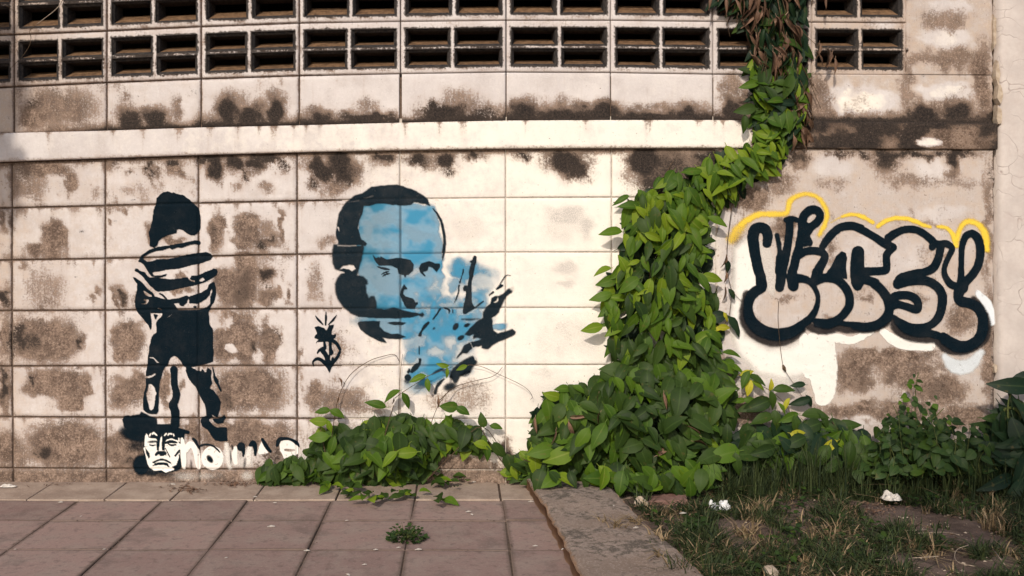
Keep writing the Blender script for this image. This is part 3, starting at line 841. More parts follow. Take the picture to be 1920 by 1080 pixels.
# coping above the vent courses (above the picture)
vs = []; zt = (BASE_Y + 180) / PPM
a, b, c_, d_ = (-502 - 870) / PPM, (1866 - 870) / PPM, (BASE_Y + 150) / PPM, 2.7
vs = [(a, -.03, zt), (b, -.03, zt), (b, .3, zt), (a, .3, zt), (a, -.03, d_), (b, -.03, d_), (b, .3, d_), (a, .3, d_)]
me = mesh_from('coping', vs, [(0, 3, 2, 1), (4, 5, 6, 7), (0, 1, 5, 4), (1, 2, 6, 5), (2, 3, 7, 6), (3, 0, 4, 7)], [M['strip']])
new_obj('coping', me, wall)

# --- the neighbouring pale wall
pale = empty('plastered_wall', W3(2200, 905, 0), 'pale pinkish plastered wall with fine cracks, at the end of the block wall', 'wall', None, 'thing')
uu = np.concatenate([np.linspace(1870, 1940, 8), np.linspace(1990, 2900, 12)]); vv = np.linspace(-420, 930, 55)
U, V = np.meshgrid(uu, vv)
H = .016 + (fbm(U / 60, V / 60, 91, 3) - .5) * .006
H[:, 0] -= .006
U2 = U.copy(); U2[:, 0] += (vnoise(vv / 14, vv * 0, 4) - .5) * 3
nv, nu = U.shape
verts = [((U2[j, i] - 2200) / PPM, -H[j, i], (BASE_Y - V[j, i]) / PPM) for j in range(nv) for i in range(nu)]
idx = np.arange(nv * nu).reshape(nv, nu)
faces = [(idx[j, i], idx[j + 1, i], idx[j + 1, i + 1], idx[j, i + 1]) for j in range(nv - 1) for i in range(nu - 1)]
rim = list(idx[0, :]) + list(idx[1:, -1]) + list(idx[-1, -2::-1]) + list(idx[-2:0:-1, 0])
bk = []
for r in rim:
    x, y, z = verts[r]; verts.append((x, .3, z)); bk.append(len(verts) - 1)
for k in range(len(rim)):
    faces.append((rim[k], rim[(k + 1) % len(rim)], bk[(k + 1) % len(rim)], bk[k]))
new_obj('plaster_face', mesh_from('plaster_face', verts, faces, [M['pale']], True), pale)
# dark strip standing in for the shade in the gap between the two walls
vs = [((q - 2200) / PPM, y, (BASE_Y - p) / PPM) for q in (1858, 1874) for p in (930, -420) for y in (.03, .12)]
new_obj('gap_shade_strip', mesh_from('gap_shade_strip', vs, [(0, 2, 6, 4), (0, 4, 5, 1), (2, 3, 7, 6), (0, 1, 3, 2), (4, 6, 7, 5)], [M['mortar']]), pale)
# ------------------------------------------------------------------ graffiti: flat prints that follow the relief of the wall
def T(ox, oy, s, pts):
    out = []
    for p in pts:
        q = [ox + p[0] / s, oy + p[1] / s]
        if len(p) > 2: q.append(p[2] / s)
        out.append(tuple(q))
    return out

def smooth_line(pts, n=6, rmin=.3):
    """Catmull-Rom through points (x, y[, r])."""
    P = np.array(pts, float)
    if len(P) < 3: return P
    P = np.vstack([2 * P[0] - P[1], P, 2 * P[-1] - P[-2]])
    if P.shape[1] > 2: P[:, 2] = np.maximum(P[:, 2], rmin)
    out = []
    for i in range(1, len(P) - 2):
        for k in range(n):
            t = k / n
            out.append(.5 * ((2 * P[i]) + (-P[i - 1] + P[i + 1]) * t + (2 * P[i - 1] - 5 * P[i] + 4 * P[i + 1] - P[i + 2]) * t * t + (-P[i - 1] + 3 * P[i] - 3 * P[i + 1] + P[i + 2]) * t ** 3))
    out.append(P[-2])
    return np.array(out)

class Print:
    def __init__(self, x0, y0, x1, y1, step=2.0, tint=(0, 0, 0), wob=1.0, seed=1, wsc=7):
        self.xs = np.arange(x0, x1 + step, step); self.ys = np.arange(y0, y1 + step, step)
        self.X, self.Y = np.meshgrid(self.xs, self.ys)
        self.a = np.zeros_like(self.X); self.step = step
        self.t = np.ones(self.X.shape + (3,)) * np.array(tint)
        self.wx = (fbm(self.X / wsc, self.Y / wsc, seed, 3) - .5) * 2 * wob
        self.wy = (fbm(self.X / wsc, self.Y / wsc, seed + 5, 3) - .5) * 2 * wob
        self.x0, self.y0 = x0, y0
    def win(self, x0, y0, x1, y1, pad):
        return np.s_[max(0, int((y0 - pad - self.y0) / self.step)):max(0, int((y1 + pad - self.y0) / self.step) + 2),
                     max(0, int((x0 - pad - self.x0) / self.step)):max(0, int((x1 + pad - self.x0) / self.step) + 2)]
    def put(self, m, sd, soft, a, tint):
        v = a * sstep(-soft, soft, sd)
        if a < 0:
            self.a[m] *= 1 + v * 1.0
        else:
            if tint is not None:
                f = (v / np.maximum(1e-6, np.maximum(v, self.a[m] * .999)))[..., None] * np.clip(v, 0, 1)[..., None]
                self.t[m] = self.t[m] * (1 - f) + np.array(tint) * f
            self.a[m] = np.maximum(self.a[m], v)
    def poly(self, pts, soft=1.3, a=1.0, tint=None, sm=0):
        P = smooth_line(list(pts) + [pts[0]], sm)[:-1] if sm else np.array(pts, float)
        P = P[:, :2]
        m = self.win(P[:, 0].min(), P[:, 1].min(), P[:, 0].max(), P[:, 1].max(), soft + 4)
        X = self.X[m] + self.wx[m]; Y = self.Y[m] + self.wy[m]
        if X.size == 0: return
        d = np.full(X.shape, 1e9); ins = np.zeros(X.shape, bool)
        n = len(P)
        for i in range(n):
            ax, ay = P[i]; bx, by = P[(i + 1) % n]
            ex, ey = bx - ax, by - ay
            L = ex * ex + ey * ey + 1e-9
            t = np.clip(((X - ax) * ex + (Y - ay) * ey) / L, 0, 1)
            d = np.minimum(d, np.hypot(X - ax - t * ex, Y - ay - t * ey))
            c = ((ay > Y) != (by > Y)) & (X < (bx - ax) * (Y - ay) / (by - ay + 1e-12) + ax)
            ins ^= c
        self.put(m, np.where(ins, d, -d), soft, a, tint)
    def line(self, pts, soft=1.2, a=1.0, tint=None, sm=6):
        P = smooth_line(pts, sm) if sm else np.array(pts, float)
        R = P[:, 2].max()
        m = self.win(P[:, 0].min(), P[:, 1].min(), P[:, 0].max(), P[:, 1].max(), R + soft + 4)
        X = self.X[m] + self.wx[m]; Y = self.Y[m] + self.wy[m]
        if X.size == 0: return
        d = np.full(X.shape, -1e9)
        for i in range(len(P) - 1):
            ax, ay, ar = P[i]; bx, by, br = P[i + 1]
            ex, ey = bx - ax, by - ay
            L = ex * ex + ey * ey + 1e-9
            t = np.clip(((X - ax) * ex + (Y - ay) * ey) / L, 0, 1)
            d = np.maximum(d, ar + (br - ar) * t - np.hypot(X - ax - t * ex, Y - ay - t * ey))
        self.put(m, d, soft, a, tint)
    def ell(self, cx, cy, rx, ry, rot=0, soft=1.2, a=1.0, tint=None):
        R = max(rx, ry)
        m = self.win(cx - R, cy - R, cx + R, cy + R, soft + 4)
        X = self.X[m] + self.wx[m] - cx; Y = self.Y[m] + self.wy[m] - cy
        if X.size == 0: return
        c, s = math.cos(math.radians(rot)), math.sin(math.radians(rot))
        u, v = X * c + Y * s, -X * s + Y * c
        r = np.hypot(u / rx, v / ry)
        self.put(m, (1 - r) * min(rx, ry), soft, a, tint)
    def build(self, name, mat, parent, lift=.0022, thr=.02):
        keep = self.a > thr
        fk = keep[:-1, :-1] | keep[1:, :-1] | keep[:-1, 1:] | keep[1:, 1:]
        used = np.zeros_like(keep)
        used[:-1, :-1] |= fk; used[1:, :-1] |= fk; used[:-1, 1:] |= fk; used[1:, 1:] |= fk
        ids = np.full(keep.shape, -1); ids[used] = np.arange(used.sum())
        PX, PY = self.X[used], self.Y[used]
        H = wall_h(PX, PY) + lift
        verts = np.stack([(PX - 870) / PPM, -H, (BASE_Y - PY) / PPM], 1)
        j, i = np.nonzero(fk)
        faces = np.stack([ids[j, i], ids[j + 1, i], ids[j + 1, i + 1], ids[j, i + 1]], 1)
        me = bpy.data.meshes.new(name)
        me.vertices.add(len(verts)); me.vertices.foreach_set('co', verts.astype(np.float32).ravel())
        me.loops.add(faces.size); me.loops.foreach_set('vertex_index', faces.astype(np.int32).ravel())
        me.polygons.add(len(faces)); me.polygons.foreach_set('loop_start', np.arange(0, faces.size, 4, dtype=np.int32))
        me.update(calc_edges=True); me.validate()
        me.polygons.foreach_set('use_smooth', np.ones(len(me.polygons), bool))
        me.materials.append(mat)
        add_flt(me, 'cover', self.a[used]); add_col(me, 'tint', self.t[used])
        o = new_obj(name, me, wall)
        parent.sheets.append(o)
        return o

BLK = (.0012, .0070, .0125)
WHT = (.78, .745, .70)

class painting:
    """one painting: its main sheet is a part of the wall, the other colours are that sheet's own parts."""
    def __init__(self, name, label):
        self.name, self.label, self.sheets = name, label, []
    def done(self, main=0):
        m = self.sheets[main]
        m.name = self.name; m.data.name = self.name; m['label'] = self.label
        for o in self.sheets:
            if o is not m: o.parent = m

# ---------- the boy seen from behind
boy = painting('stencil_figure', 'black stencil of a boy in a striped shirt seen from behind')
g = Print(226, 350, 446, 850, 1.8, BLK, .8, 3)
c1 = lambda p: T(240, 340, 7.715, p)
c2 = lambda p: T(240, 460, 7.715, p)
c3 = lambda p: T(240, 570, 7.715, p)
c4 = lambda p: T(240, 680, 7.715, p)
g.poly(c1([(470,185),(510,155),(580,143),(640,165),(665,155),(690,175),(740,185),(820,205),(835,225),(900,270),(930,310),(1000,360),(1040,440),(1055,560),(1050,690),(1010,745),(960,778),(900,778),(840,740),(790,705),(735,690),(710,700),(700,750),(600,775),(500,815),(440,865),(430,920),(380,960),(310,930),(318,830),(300,750),(330,650),(355,560),(365,470),(362,430),(378,400),(400,320),(415,240),(435,225)]))
g.poly(c1([(190,1075),(310,990),(440,945),(600,925),(760,895),(880,870),(980,853),(1040,860),(1055,890),(1030,920),(960,905),(860,930),(780,962),(720,950),(640,990),(600,965),(500,995),(400,1010),(340,1035),(270,1070),(210,1100)]))
g.poly(c2([(205,135),(230,200),(270,235),(330,230),(420,205),(480,195),(560,200),(740,165),(850,135),(960,115),(1080,103),(1140,97),(1200,125),(1222,165),(1200,205),(1120,235),(1020,270),(920,285),(850,310),(740,335),(600,350),(480,370),(380,390),(350,400),(380,440),(480,430),(570,410),(545,445),(470,465),(340,450),(300,400),(270,340),(230,280),(190,250),(145,235),(165,190)]))
g.poly(c2([(95,370),(110,330),(140,335),(170,365),(240,385),(270,430),(310,465),(400,455),(500,480),(620,490),(760,475),(870,455),(900,480),(920,440),(1000,435),(1100,395),(1190,360),(1240,330),(1285,345),(1300,385),(1280,430),(1230,470),(1160,510),(1080,545),(980,575),(860,600),(740,625),(640,650),(520,665),(440,670),(390,650),(320,580),(270,520),(220,460),(150,395)]))
g.poly(c2([(1020,510),(1060,480),(1085,465),(1110,495),(1080,520),(1040,525)]), a=-1, soft=.9)
g.line(c2([(870,450,9),(900,500,9),(960,520,9)]), a=-1, soft=.9)
g.poly(c2([(340,740),(400,740),(470,765),(600,785),(760,755),(850,720),(880,745),(960,715),(1060,680),(1150,630),(1170,560),(1250,522),(1268,600),(1278,690),(1250,810),(1200,890),(1170,960),(1170,1000),(700,1000),(640,985),(560,1045),(500,1050),(500,980),(320,985)]))
g.poly(c2([(670,845),(740,830),(755,870),(800,880),(850,835),(870,775),(890,780),(885,840),(1000,845),(1060,820),(1130,780),(1180,720),(1195,660),(1215,625),(1222,660),(1190,750),(1190,840),(1160,880),(1080,920),(1010,930),(890,935),(725,935),(700,890)]), a=-1, soft=1.0)
g.ell(*c2([(970, 888)])[0], 3, 2.4)
g.line(c2([(455,700,10),(500,720,14),(560,775,10)]))
g.poly(c2([(70,460),(110,465),(160,500),(230,560),(290,630),(350,680),(390,730),(345,760),(330,840),(325,930),(310,1100),(240,1080),(180,1020),(130,930),(100,820),(112,720),(130,640),(130,560)]))
g.line(c2([(230,660,8),(270,700,20),(330,730,14)]), a=-1, soft=1)
g.line(c2([(240,790,14),(290,800,16),(250,850,12),(200,855,12),(300,880,14)]), a=-.9, soft=1)
g.line(c2([(440,915,10),(480,930,10)]), a=-.9, soft=1)
g.poly(c3([(100,0),(125,100),(150,130),(200,190),(250,250),(300,310),(332,385),(345,330),(345,270),(320,130),(330,60),(320,0)]))
g.poly(c3([(365,150),(440,155),(400,235)]))
g.poly(c3([(510,125),(520,190),(560,195),(600,183),(640,140),(740,120),(840,110),(1000,110),(1080,80),(1170,60),(1172,200),(1185,300),(1228,370),(1238,480),(1232,600),(1240,700),(1232,830),(1150,858),(1060,885),(920,905),(820,905),(790,880),(760,820),(710,765),(660,750),(620,780),(590,830),(575,890),(520,920),(500,1000),(480,1085),(250,1085),(265,1000),(285,900),(285,800),(300,700),(312,600),(340,490),(370,440),(410,410),(412,330),(405,270),(440,220),(490,170)]))
g.line(c3([(320,770,8),(380,790,10),(440,850,10),(515,880,7)]), a=-.9, soft=.9)
g.line(c4([(262,208,14),(330,200,14),(395,165,12)]), a=-1, soft=.9)
g.poly(c4([(285,0),(575,0),(520,90),(490,150),(465,280),(450,420),(447,560),(440,700),(420,742),(345,745),(280,730),(225,680),(215,600),(230,440),(262,330),(262,150)]))
g.poly(c4([(300,305),(350,310),(385,350),(405,420),(425,430),(395,500),(385,600),(365,670),(335,692),(305,660),(290,590),(265,480),(262,440),(285,390)]), a=-1, soft=1.2)
g.line(c4([(262,208,14),(330,200,14),(395,165,12)]), a=-1, soft=.9)
g.line(c4([(665,98,52),(670,200,46),(675,330,48),(700,450,52),(690,530,54),(655,610,62),(680,700,62),(688,780,62),(680,900,66)]))
g.poly(c4([(790,0),(815,50),(840,70),(835,120),(890,250),(980,350),(1020,440),(1060,520),(1110,600),(1130,690),(1130,770),(1060,790),(1048,850),(1080,920),(1150,970),(1200,1050),(1260,1120),(1330,1140),(1440,1130),(1440,1060),(1430,935),(1380,930),(1290,915),(1235,880),(1180,828),(1205,790),(1300,790),(1335,660),(1340,560),(1300,480),(1240,400),(1180,370),(1222,300),(1200,200),(1212,110),(1150,70),(1130,135),(1110,135),(1080,85),(1060,120),(1000,120),(980,95)]))
g.poly(c4([(1225,810),(1300,800),(1350,785),(1390,740),(1412,800),(1380,875),(1300,885),(1250,860)]))
g.line(c4([(1225,762,9),(1280,795,9),(1350,780,9),(1385,735,7)]), a=-.9, soft=.9)
g.line(c4([(1185,830,10),(1240,895,12),(1310,925,12),(1400,905,10)]), a=-1, soft=.9)
g.line(c4([(1228,70,8),(1250,180,14),(1275,250,30),(1300,310,16),(1345,405,14)]))
g.build('black_paint', M['black_paint'], boy); boy.done()

# ---------- small face, smear and lettering at the foot of the wall
lo = painting('stencil_lettering', 'white and black NO WAR lettering beside a small stencilled frowning face')
c5 = lambda p: T(220, 760, 7.714, p)
c6 = lambda p: T(340, 790, 8.0, p)
g = Print(222, 764, 420, 905, 1.8, BLK, .7, 9)
g.poly(c5([(70,200),(100,150),(160,140),(195,155),(215,140),(320,130),(345,88),(400,115),(480,160),(570,190),(578,280),(560,420),(420,450),(330,470),(200,400),(100,320)]), soft=3.0, a=.97)
g.ell(251, 815, 30, 14, 20, soft=9, a=.8)
g.ell(258, 836, 22, 14, 0, soft=10, a=.55)
g.poly(c5([(380,330),(440,290),(575,270),(760,270),(905,330),(1050,370),(1040,412),(975,412),(962,562),(930,560),(400,480)]), soft=1.6)
g.poly(c5([(395,430),(970,430),(955,640),(930,780),(945,870),(880,940),(700,985),(470,940),(380,880),(380,600)]), soft=2.0)
g.ell(265, 872, 16, 20, 0, soft=6, a=.9)
g.ell(285, 885, 24, 9, 0, soft=6, a=.65)
g.ell(305, 890, 30, 6, 0, soft=5, a=.5)
g.build('black_paint', M['black_paint'], lo, .0018)
g = Print(266, 806, 565, 905, 1.5, WHT, .6, 12)
g.poly(c5([(400,440),(430,400),(455,470),(560,480),(580,500),(580,640),(690,655),(690,530),(720,490),(790,470),(870,500),(890,540),(915,560),(910,600),(905,690),(890,760),(855,860),(790,885),(825,930),(700,972),(640,940),(530,945),(470,910),(440,850),(420,760),(395,660),(380,620),(395,600),(400,520)]), soft=1.0)
for q in [[(470,440,12),(485,410,10)],[(510,410,14),(530,395,14),(575,430,10)],[(685,440,8),(710,410,12)],[(735,435,8),(745,410,10),(790,415,12)],[(820,440,10),(815,410,8)],[(640,440,14),(630,560,14),(625,640,22)],[(890,470,8),(895,520,10)],[(935,480,16),(935,560,16),(915,650,20)]]:
    g.line(c5(q), soft=.8, sm=0)
for q in [[(590,640,16),(585,560,16),(605,480,18),(635,440,14)],[(668,640,9),(662,560,9),(672,450,12)],[(560,710,18),(610,680,24),(690,690,26),(640,712,24)],
          [(690,545,14),(760,525,22),(830,530,20),(865,540,10)],[(740,555,8),(780,575,14),(850,570,10)],[(470,570,10),(510,578,12),(555,570,8)],[(520,825,14),(590,795,14),(640,785,14),(700,795,14),(768,832,12)],
          [(555,850,18),(640,842,20),(720,850,18)],[(510,875,6),(560,855,14)],[(720,855,14),(750,885,8)],[(700,620,6),(760,745,8)],[(840,730,14),(900,650,16)],[(690,490,12),(780,462,16),(860,490,12)]]:
    g.line(c5(q), soft=.8, a=-1)
g.line(c5([(450,530,12),(500,525,22),(570,520,18)]), soft=2.5, a=-.75)
g.poly(c5([(400,600),(470,690),(480,740),(455,775),(420,700)]), soft=1.5, a=-.85)
# letters
g.line(c6([(20,290,28),(30,450,45),(40,600,40),(40,690,26)]), soft=1.4)
g.line(c6([(70,420,50),(135,340,45),(200,400,48),(235,520,45),(250,640,40),(260,690,30)]), soft=1.6)
g.ell(*c6([(470,550)])[0], 21, 22.5, 0, soft=1.8)
g.ell(*c6([(430,560)])[0], 5, 7.5, -35, soft=2.4, a=-.95)
g.line(c6([(130,560,22),(140,640,24),(150,710,20)]), soft=3.0, a=-.85)
g.poly(c6([(630,330),(720,320),(780,420),(830,380),(1080,360),(1120,470),(1080,700),(660,710)]), soft=5, a=.42)
g.line(c6([(680,340,40),(690,460,46),(710,600,46),(730,690,40)]), soft=3.5, a=.62)
g.line(c6([(815,400,32),(800,510,46),(815,620,38)]), soft=2.2, a=.86)
g.line(c6([(1030,400,42),(1012,500,46),(1005,620,36)]), soft=2.6, a=.66)
g.poly(c6([(1205,290),(1250,380),(1310,475),(1180,500),(1145,470),(1165,380)]), soft=1.6, a=.92)
g.poly(c6([(1500,280),(1600,270),(1700,320),(1750,370),(1755,480),(1700,520),(1600,560),(1540,560),(1510,480),(1480,440),(1475,350)]), soft=1.4)
g.line(c6([(1560,425,16),(1630,432,20),(1690,430,14)]), soft=1.0, a=-1)
for (cx, cy, rx, ry, a) in [(350, 893, 30, 10, .42), (385, 892, 24, 9, .42), (410, 890, 16, 8, .3), (464, 892, 14, 10, .5), (548, 896, 18, 10, .45)]: g.ell(cx, cy, rx, ry, 0, 8, a)
g.build('white_paint', M['worn_white'], lo, .0028)
g = Print(345, 812, 570, 890, 1.5, BLK, .6, 15)
g.ell(*c6([(430,565)])[0], 4.5, 8, -35, soft=3, a=.85)
g.line(c6([(140,580,16),(148,650,22),(150,720,16)]), soft=4, a=.6)
g.line(c6([(735,430,10),(745,540,18),(740,640,10)]), soft=3, a=.6)
g.line(c6([(960,560,20),(950,640,26),(940,700,20)]), soft=5, a=.6)
g.line(c6([(180,262,22),(210,290,24),(240,350,16),(262,410,8)]), soft=1.2)
g.line(c6([(262,390,10),(300,358,16),(380,345,15),(470,365,14),(540,415,13),(580,460,8)]), soft=1.0)
g.ell(*c6([(900,375)])[0], 7.5, 8.5, 10, soft=1.4)
g.line(c6([(925,380,35),(935,460,24),(930,520,12)]), soft=1.4)
g.line(c6([(1040,350,28),(1085,320,38),(1110,400,30),(1110,500,18)]), soft=1.4)
g.line(c6([(1215,265,22),(1250,320,28),(1290,390,30),(1340,450,22)]), soft=1.6)
g.line(c6([(1440,360,20),(1460,290,30),(1500,262,28),(1600,258,20),(1690,290,24),(1740,335,26),(1770,380,8)]), soft=1.4)
g.line(c6([(760,360,16),(770,410,14)]), soft=3, a=.7)
g.build('black_outline', M['black_paint'], lo, .0036); lo.done(1)

# ---------- small flower-like tag
tg = painting('stencil_emblem', 'small black pineapple-like stencil emblem with curled ends')
c7 = lambda p: T(570, 570, 7.71, p)
g = Print(580, 580, 645, 705, 1.5, BLK, .5, 21)
for q in [[(165,170,6),(215,235,18),(275,298,8)],[(318,110,6),(318,200,16),(312,300,12)],[(470,160,6),(420,230,16),(355,298,8)]]: g.line(c7(q), soft=.9)
g.poly(c7([(150,335),(200,315),(290,345),(325,385),(360,310),(440,293),(425,345),(400,390),(400,440),(430,445),(455,425),(466,455),(450,490),(425,505),(410,555),(330,545),(260,550),(190,550),(175,585),(180,545),(210,515),(145,490),(165,450),(190,430),(175,380)]), soft=1.2)
g.line(c7([(420,530,26),(480,580,26),(520,650,22)]), soft=1.0)
g.line(c7([(518,690,20),(480,770,24),(430,830,26),(380,885,36)]), soft=1.0)
g.poly(c7([(405,770),(425,765),(440,800),(400,850),(385,840)]), soft=.9)
g.line(c7([(380,540,22),(380,640,24),(395,700,34),(370,740,14),(350,860,28)]), soft=1.0)
g.line(c7([(295,560,18),(300,630,26),(270,670,34),(330,760,34),(355,870,40)]), soft=1.0)
g.line(c7([(190,715,8),(215,675,18),(270,640,22)]), soft=1.0)
g.line(c7([(140,895,8),(130,840,14),(190,790,24),(260,815,26),(320,870,32),(360,900,40)]), soft=1.0)
g.poly(c7([(300,850),(425,850),(395,920),(368,1000),(335,930)]), soft=.9)
g.build('black_paint', M['black_paint'], tg); tg.done()

# ---------- the big blue face with a raised hand
fc = painting('stencil_face', 'large blue and black stencil of a man with his hand raised')
cA = lambda p: T(610, 330, 7.2, p)
cB = lambda p: T(610, 460, 7.2, p)
cC = lambda p: T(610, 560, 7.2, p)
cD = lambda p: T(800, 470, 8.31, p)
cE = lambda p: T(740, 580, 6.354, p)
g = Print(655, 365, 965, 740, 2.2, (.05, .27, .43), 9.0, 31, 22)
g.poly([(680, 385), (700, 378), (750, 380), (790, 378), (812, 388), (826, 420), (832, 460), (832, 520), (812, 590), (795, 625), (760, 640), (730, 632), (700, 612), (680, 600), (668, 580), (672, 520), (668, 470), (672, 420)], soft=5, a=.96)
for (x, y, rx, ry, a) in [(700, 600, 40, 14, .8), (860, 505, 18, 20, .85), (882, 520, 30, 30, .7), (905, 530, 26, 28, .7), (925, 520, 12, 20, .35), (848, 535, 14, 14, .9), (855, 575, 50, 24, .85), (835, 600, 40, 30, .75), (870, 600, 50, 30, .9), (892, 562, 24, 22, .95), (800, 600, 34, 30, .8),
                          (800, 640, 40, 40, .85), (840, 640, 46, 42, .9), (830, 680, 55, 28, .95), (800, 650, 30, 40, .8), (770, 672, 16, 12, .8), (800, 700, 34, 24, .9), (870, 650, 24, 30, .7), (780, 720, 30, 20, .45), (895, 640, 14, 10, .6), (938, 615, 14, 7, .85), (800, 545, 30, 40, .75), (770, 620, 40, 20, .8), (900, 590, 20, 14, .6), (680, 720, 0.1, 0.1, .1)]:
    g.ell(x, y, rx, ry, 0, min(rx, ry) * .55 + .5, a)
# light and dark passages of the sprayed blue
n1 = fbm(g.X / 46, g.Y / 34, 301, 4); n2 = fbm(g.X / 22, g.Y / 18, 305, 3)
mixv = sstep(.42, .62, n1 * .7 + n2 * .3)
left = sstep(760, 690, g.X)
bright = np.array([.050, .235, .39]); deep = np.array([.035, .17, .27]); pale_b = np.array([.36, .44, .50])
colr = bright * (1 - left[..., None]) + deep * left[..., None]
colr = colr * (1 - mixv[..., None] * .42) + pale_b * mixv[..., None] * .42
g.t[:] = colr
g.a *= 1 - .25 * sstep(.55, .7, n1)
g.a *= 1 - .45 * sstep(.44, .72, fbm(g.X / 24, g.Y / 22, 311, 3)) * sstep(735, 790, g.X) * sstep(470, 520, g.Y)
jd = np.minimum(np.abs(g.X - 750.5), np.minimum.reduce([np.abs(g.Y - rowy(r, g.X)) for r in (1, 2, 3, 4)]) + .6)
g.t[:] *= (1 - .62 * (1 - sstep(.8, 3.4, jd)))[..., None]      # grime lodged in the joints
g.build('blue_paint', M['blue_paint'], fc, .0022)

g = Print(615, 338, 972, 760, 1.8, BLK, .9, 35)
g.t[:] = np.array([.005, .013, .020])
hair = [(560,190),(620,145),(760,130),(960,113),(1060,140),(1200,190),(1330,265),(1380,310),(1415,400),(1330,375),(1200,350),(1160,390),(1000,397),(880,383),(800,370),(700,370),(600,400),(520,400)]
g.poly(cA(hair), soft=2.6)
g.poly(cA([(560,190),(500,230),(400,260),(330,310),(280,350),(230,420),(180,520),(160,620),(155,700),(140,760),(150,830),(175,880),(170,922),(300,935),(470,930),(545,945),(563,915),(520,870),(490,860),(465,800),(440,700),(460,600),(500,500),(520,400),(640,330)]), soft=2.6)
g.line(cA([(310,350,8),(450,330,14)]), soft=2, a=-.45)
g.line(cA([(520,300,10),(640,270,16)]), soft=3, a=-.5)
g.line(cA([(175,690,10),(190,740,8)]), soft=1, a=-.9)
g.poly(cB([(110,-10),(200,-20),(520,-25),(520,20),(505,100),(490,200),(460,280),(430,400),(520,425),(570,470),(572,520),(545,530),(555,640),(590,712),(620,680),(660,685),(690,760),(692,840),(640,900),(450,960),(350,920),(250,840),(170,740),(132,620),(132,520),(160,440),(200,390),(220,360),(130,320),(100,240),(90,140)]), soft=4.2)
g.poly(cB([(180,325),(230,280),(330,255),(385,265),(410,315),(360,350),(320,320),(250,315)]), soft=1.2, a=-1)
g.line(cB([(130,355,12),(190,360,16),(250,365,12)]), soft=1.5, a=-.9)
g.poly(cB([(300,850),(640,850),(800,862),(930,840),(1060,878),(1180,905),(1280,920),(1318,905),(1338,935),(1312,967),(1260,945),(1150,975),(960,986),(700,982),(450,965)]), soft=2.6, a=.95)
g.line(cA([(170,942,9),(300,945,10),(480,938,8)]), soft=1.5, a=-.7)
g.poly(cC([(440,330),(470,308),(600,302),(742,302),(730,380),(800,440),(900,480),(985,472),(1085,515),(1000,545),(860,540),(770,522),(835,600),(740,580),(640,530),(540,470),(470,410)]), soft=2.6)
g.poly(cC([(830,325),(900,308),(1000,308),(1105,325),(1040,357),(940,357)]), soft=1.6, a=.9)
g.line(cA([(1450,437,7),(1530,540,14),(1585,690,18),(1608,860,18),(1600,990,20),(1595,1030,16)]), soft=1.7)
g.line(cB([(1600,0,18),(1598,70,18),(1585,205,5)]), soft=1.7)
g.poly(cB([(640,128),(690,172),(720,150),(735,175),(750,150),(830,190),(960,170),(1040,172),(1150,200),(1195,260),(1185,340),(1130,390),(1095,395),(1080,440),(1060,400),(990,382),(970,310),(900,275),(780,270),(720,270),(680,222)]), soft=1.5)
g.line(cB([(710,292,8),(790,312,16),(865,325,8)]), soft=1)
g.line(cB([(760,390,6),(810,365,10),(860,352,6)]), soft=.8)
g.line(cB([(775,418,6),(820,392,10),(872,382,6)]), soft=.8)
g.poly(cB([(1265,300),(1300,240),(1400,212),(1490,243),(1550,243),(1552,290),(1525,330),(1503,358),(1450,300),(1395,290),(1380,340),(1315,360),(1350,400),(1342,418),(1285,370)]), soft=1.5)
g.poly(cB([(1065,520),(1110,590),(1065,597),(1048,650),(1080,690),(1190,722),(1215,770),(1243,765),(1250,790),(1225,810),(1205,855),(1100,855),(1040,750),(1008,660),(1025,590)]), soft=1.5)
# hand
g.line(cD([(575,293,12),(545,400,8),(515,500,12)]), soft=.9)
g.line(cD([(503,535,10),(490,670,12),(430,825,6)]), soft=.9)
g.line(cD([(752,100,26),(735,180,34),(705,290,38),(690,400,30),(668,500,26),(660,620,42),(650,750,48),(640,850,62),(602,950,38)]), soft=1.4)
g.poly(cD([(665,172),(745,112),(750,200)]), soft=1.0)
g.poly(cD([(690,780),(750,890),(620,980),(600,880)]), soft=1.4)
g.ell(*cD([(598,585)])[0], 3.6, 5.8, 15)
g.line(cD([(740,890,10),(800,850,14),(885,790,12)]), soft=1.4, a=.85)
g.line(cD([(215,900,12),(160,980,12),(95,1068,10)]), soft=.9)
g.line(cD([(280,890,10),(350,920,14),(340,975,6)]), soft=.9)
g.line(cD([(410,915,8),(410,965,8)]), soft=.9)
g.line(cD([(1090,600,14),(1150,555,24),(1182,535,12)]), soft=1)
g.line(cD([(1100,590,8),(1190,450,9),(1250,382,8),(1320,392,3)]), soft=.9)
g.line(cD([(975,697,9),(1035,643,14)]), soft=.9)
g.poly(cD([(1015,730),(1060,705),(1120,705),(1190,670),(1250,605),(1350,545),(1375,590),(1320,650),(1245,705),(1190,810),(1120,960),(1060,1020),(960,1080),(870,1040),(880,950),(930,880),(985,830)]), soft=2.6)
g.line(cD([(1060,800,9),(1100,780,14),(1105,735,8)]), soft=1, a=-1)
g.ell(*cD([(1340,585)])[0], 6, 5, 0, soft=3, a=-.7)
g.poly(cE([(830,298),(900,220),(970,150),(1040,105),(1100,90),(1160,110),(1165,200),(1180,250),(1230,285),(1330,258),(1400,233),(1442,262),(1432,300),(1340,342),(1230,385),(1160,430),(1110,475),(1050,462),(960,440),(900,480),(860,525),(810,520),(740,588),(735,570),(790,500),(830,425),(890,393),(1000,368),(1035,355),(985,333),(930,352),(948,290),(890,312)]), soft=2.6)
g.line(cE([(830,590,8),(950,500,14),(1030,440,12)]), soft=1.2, a=-.8)
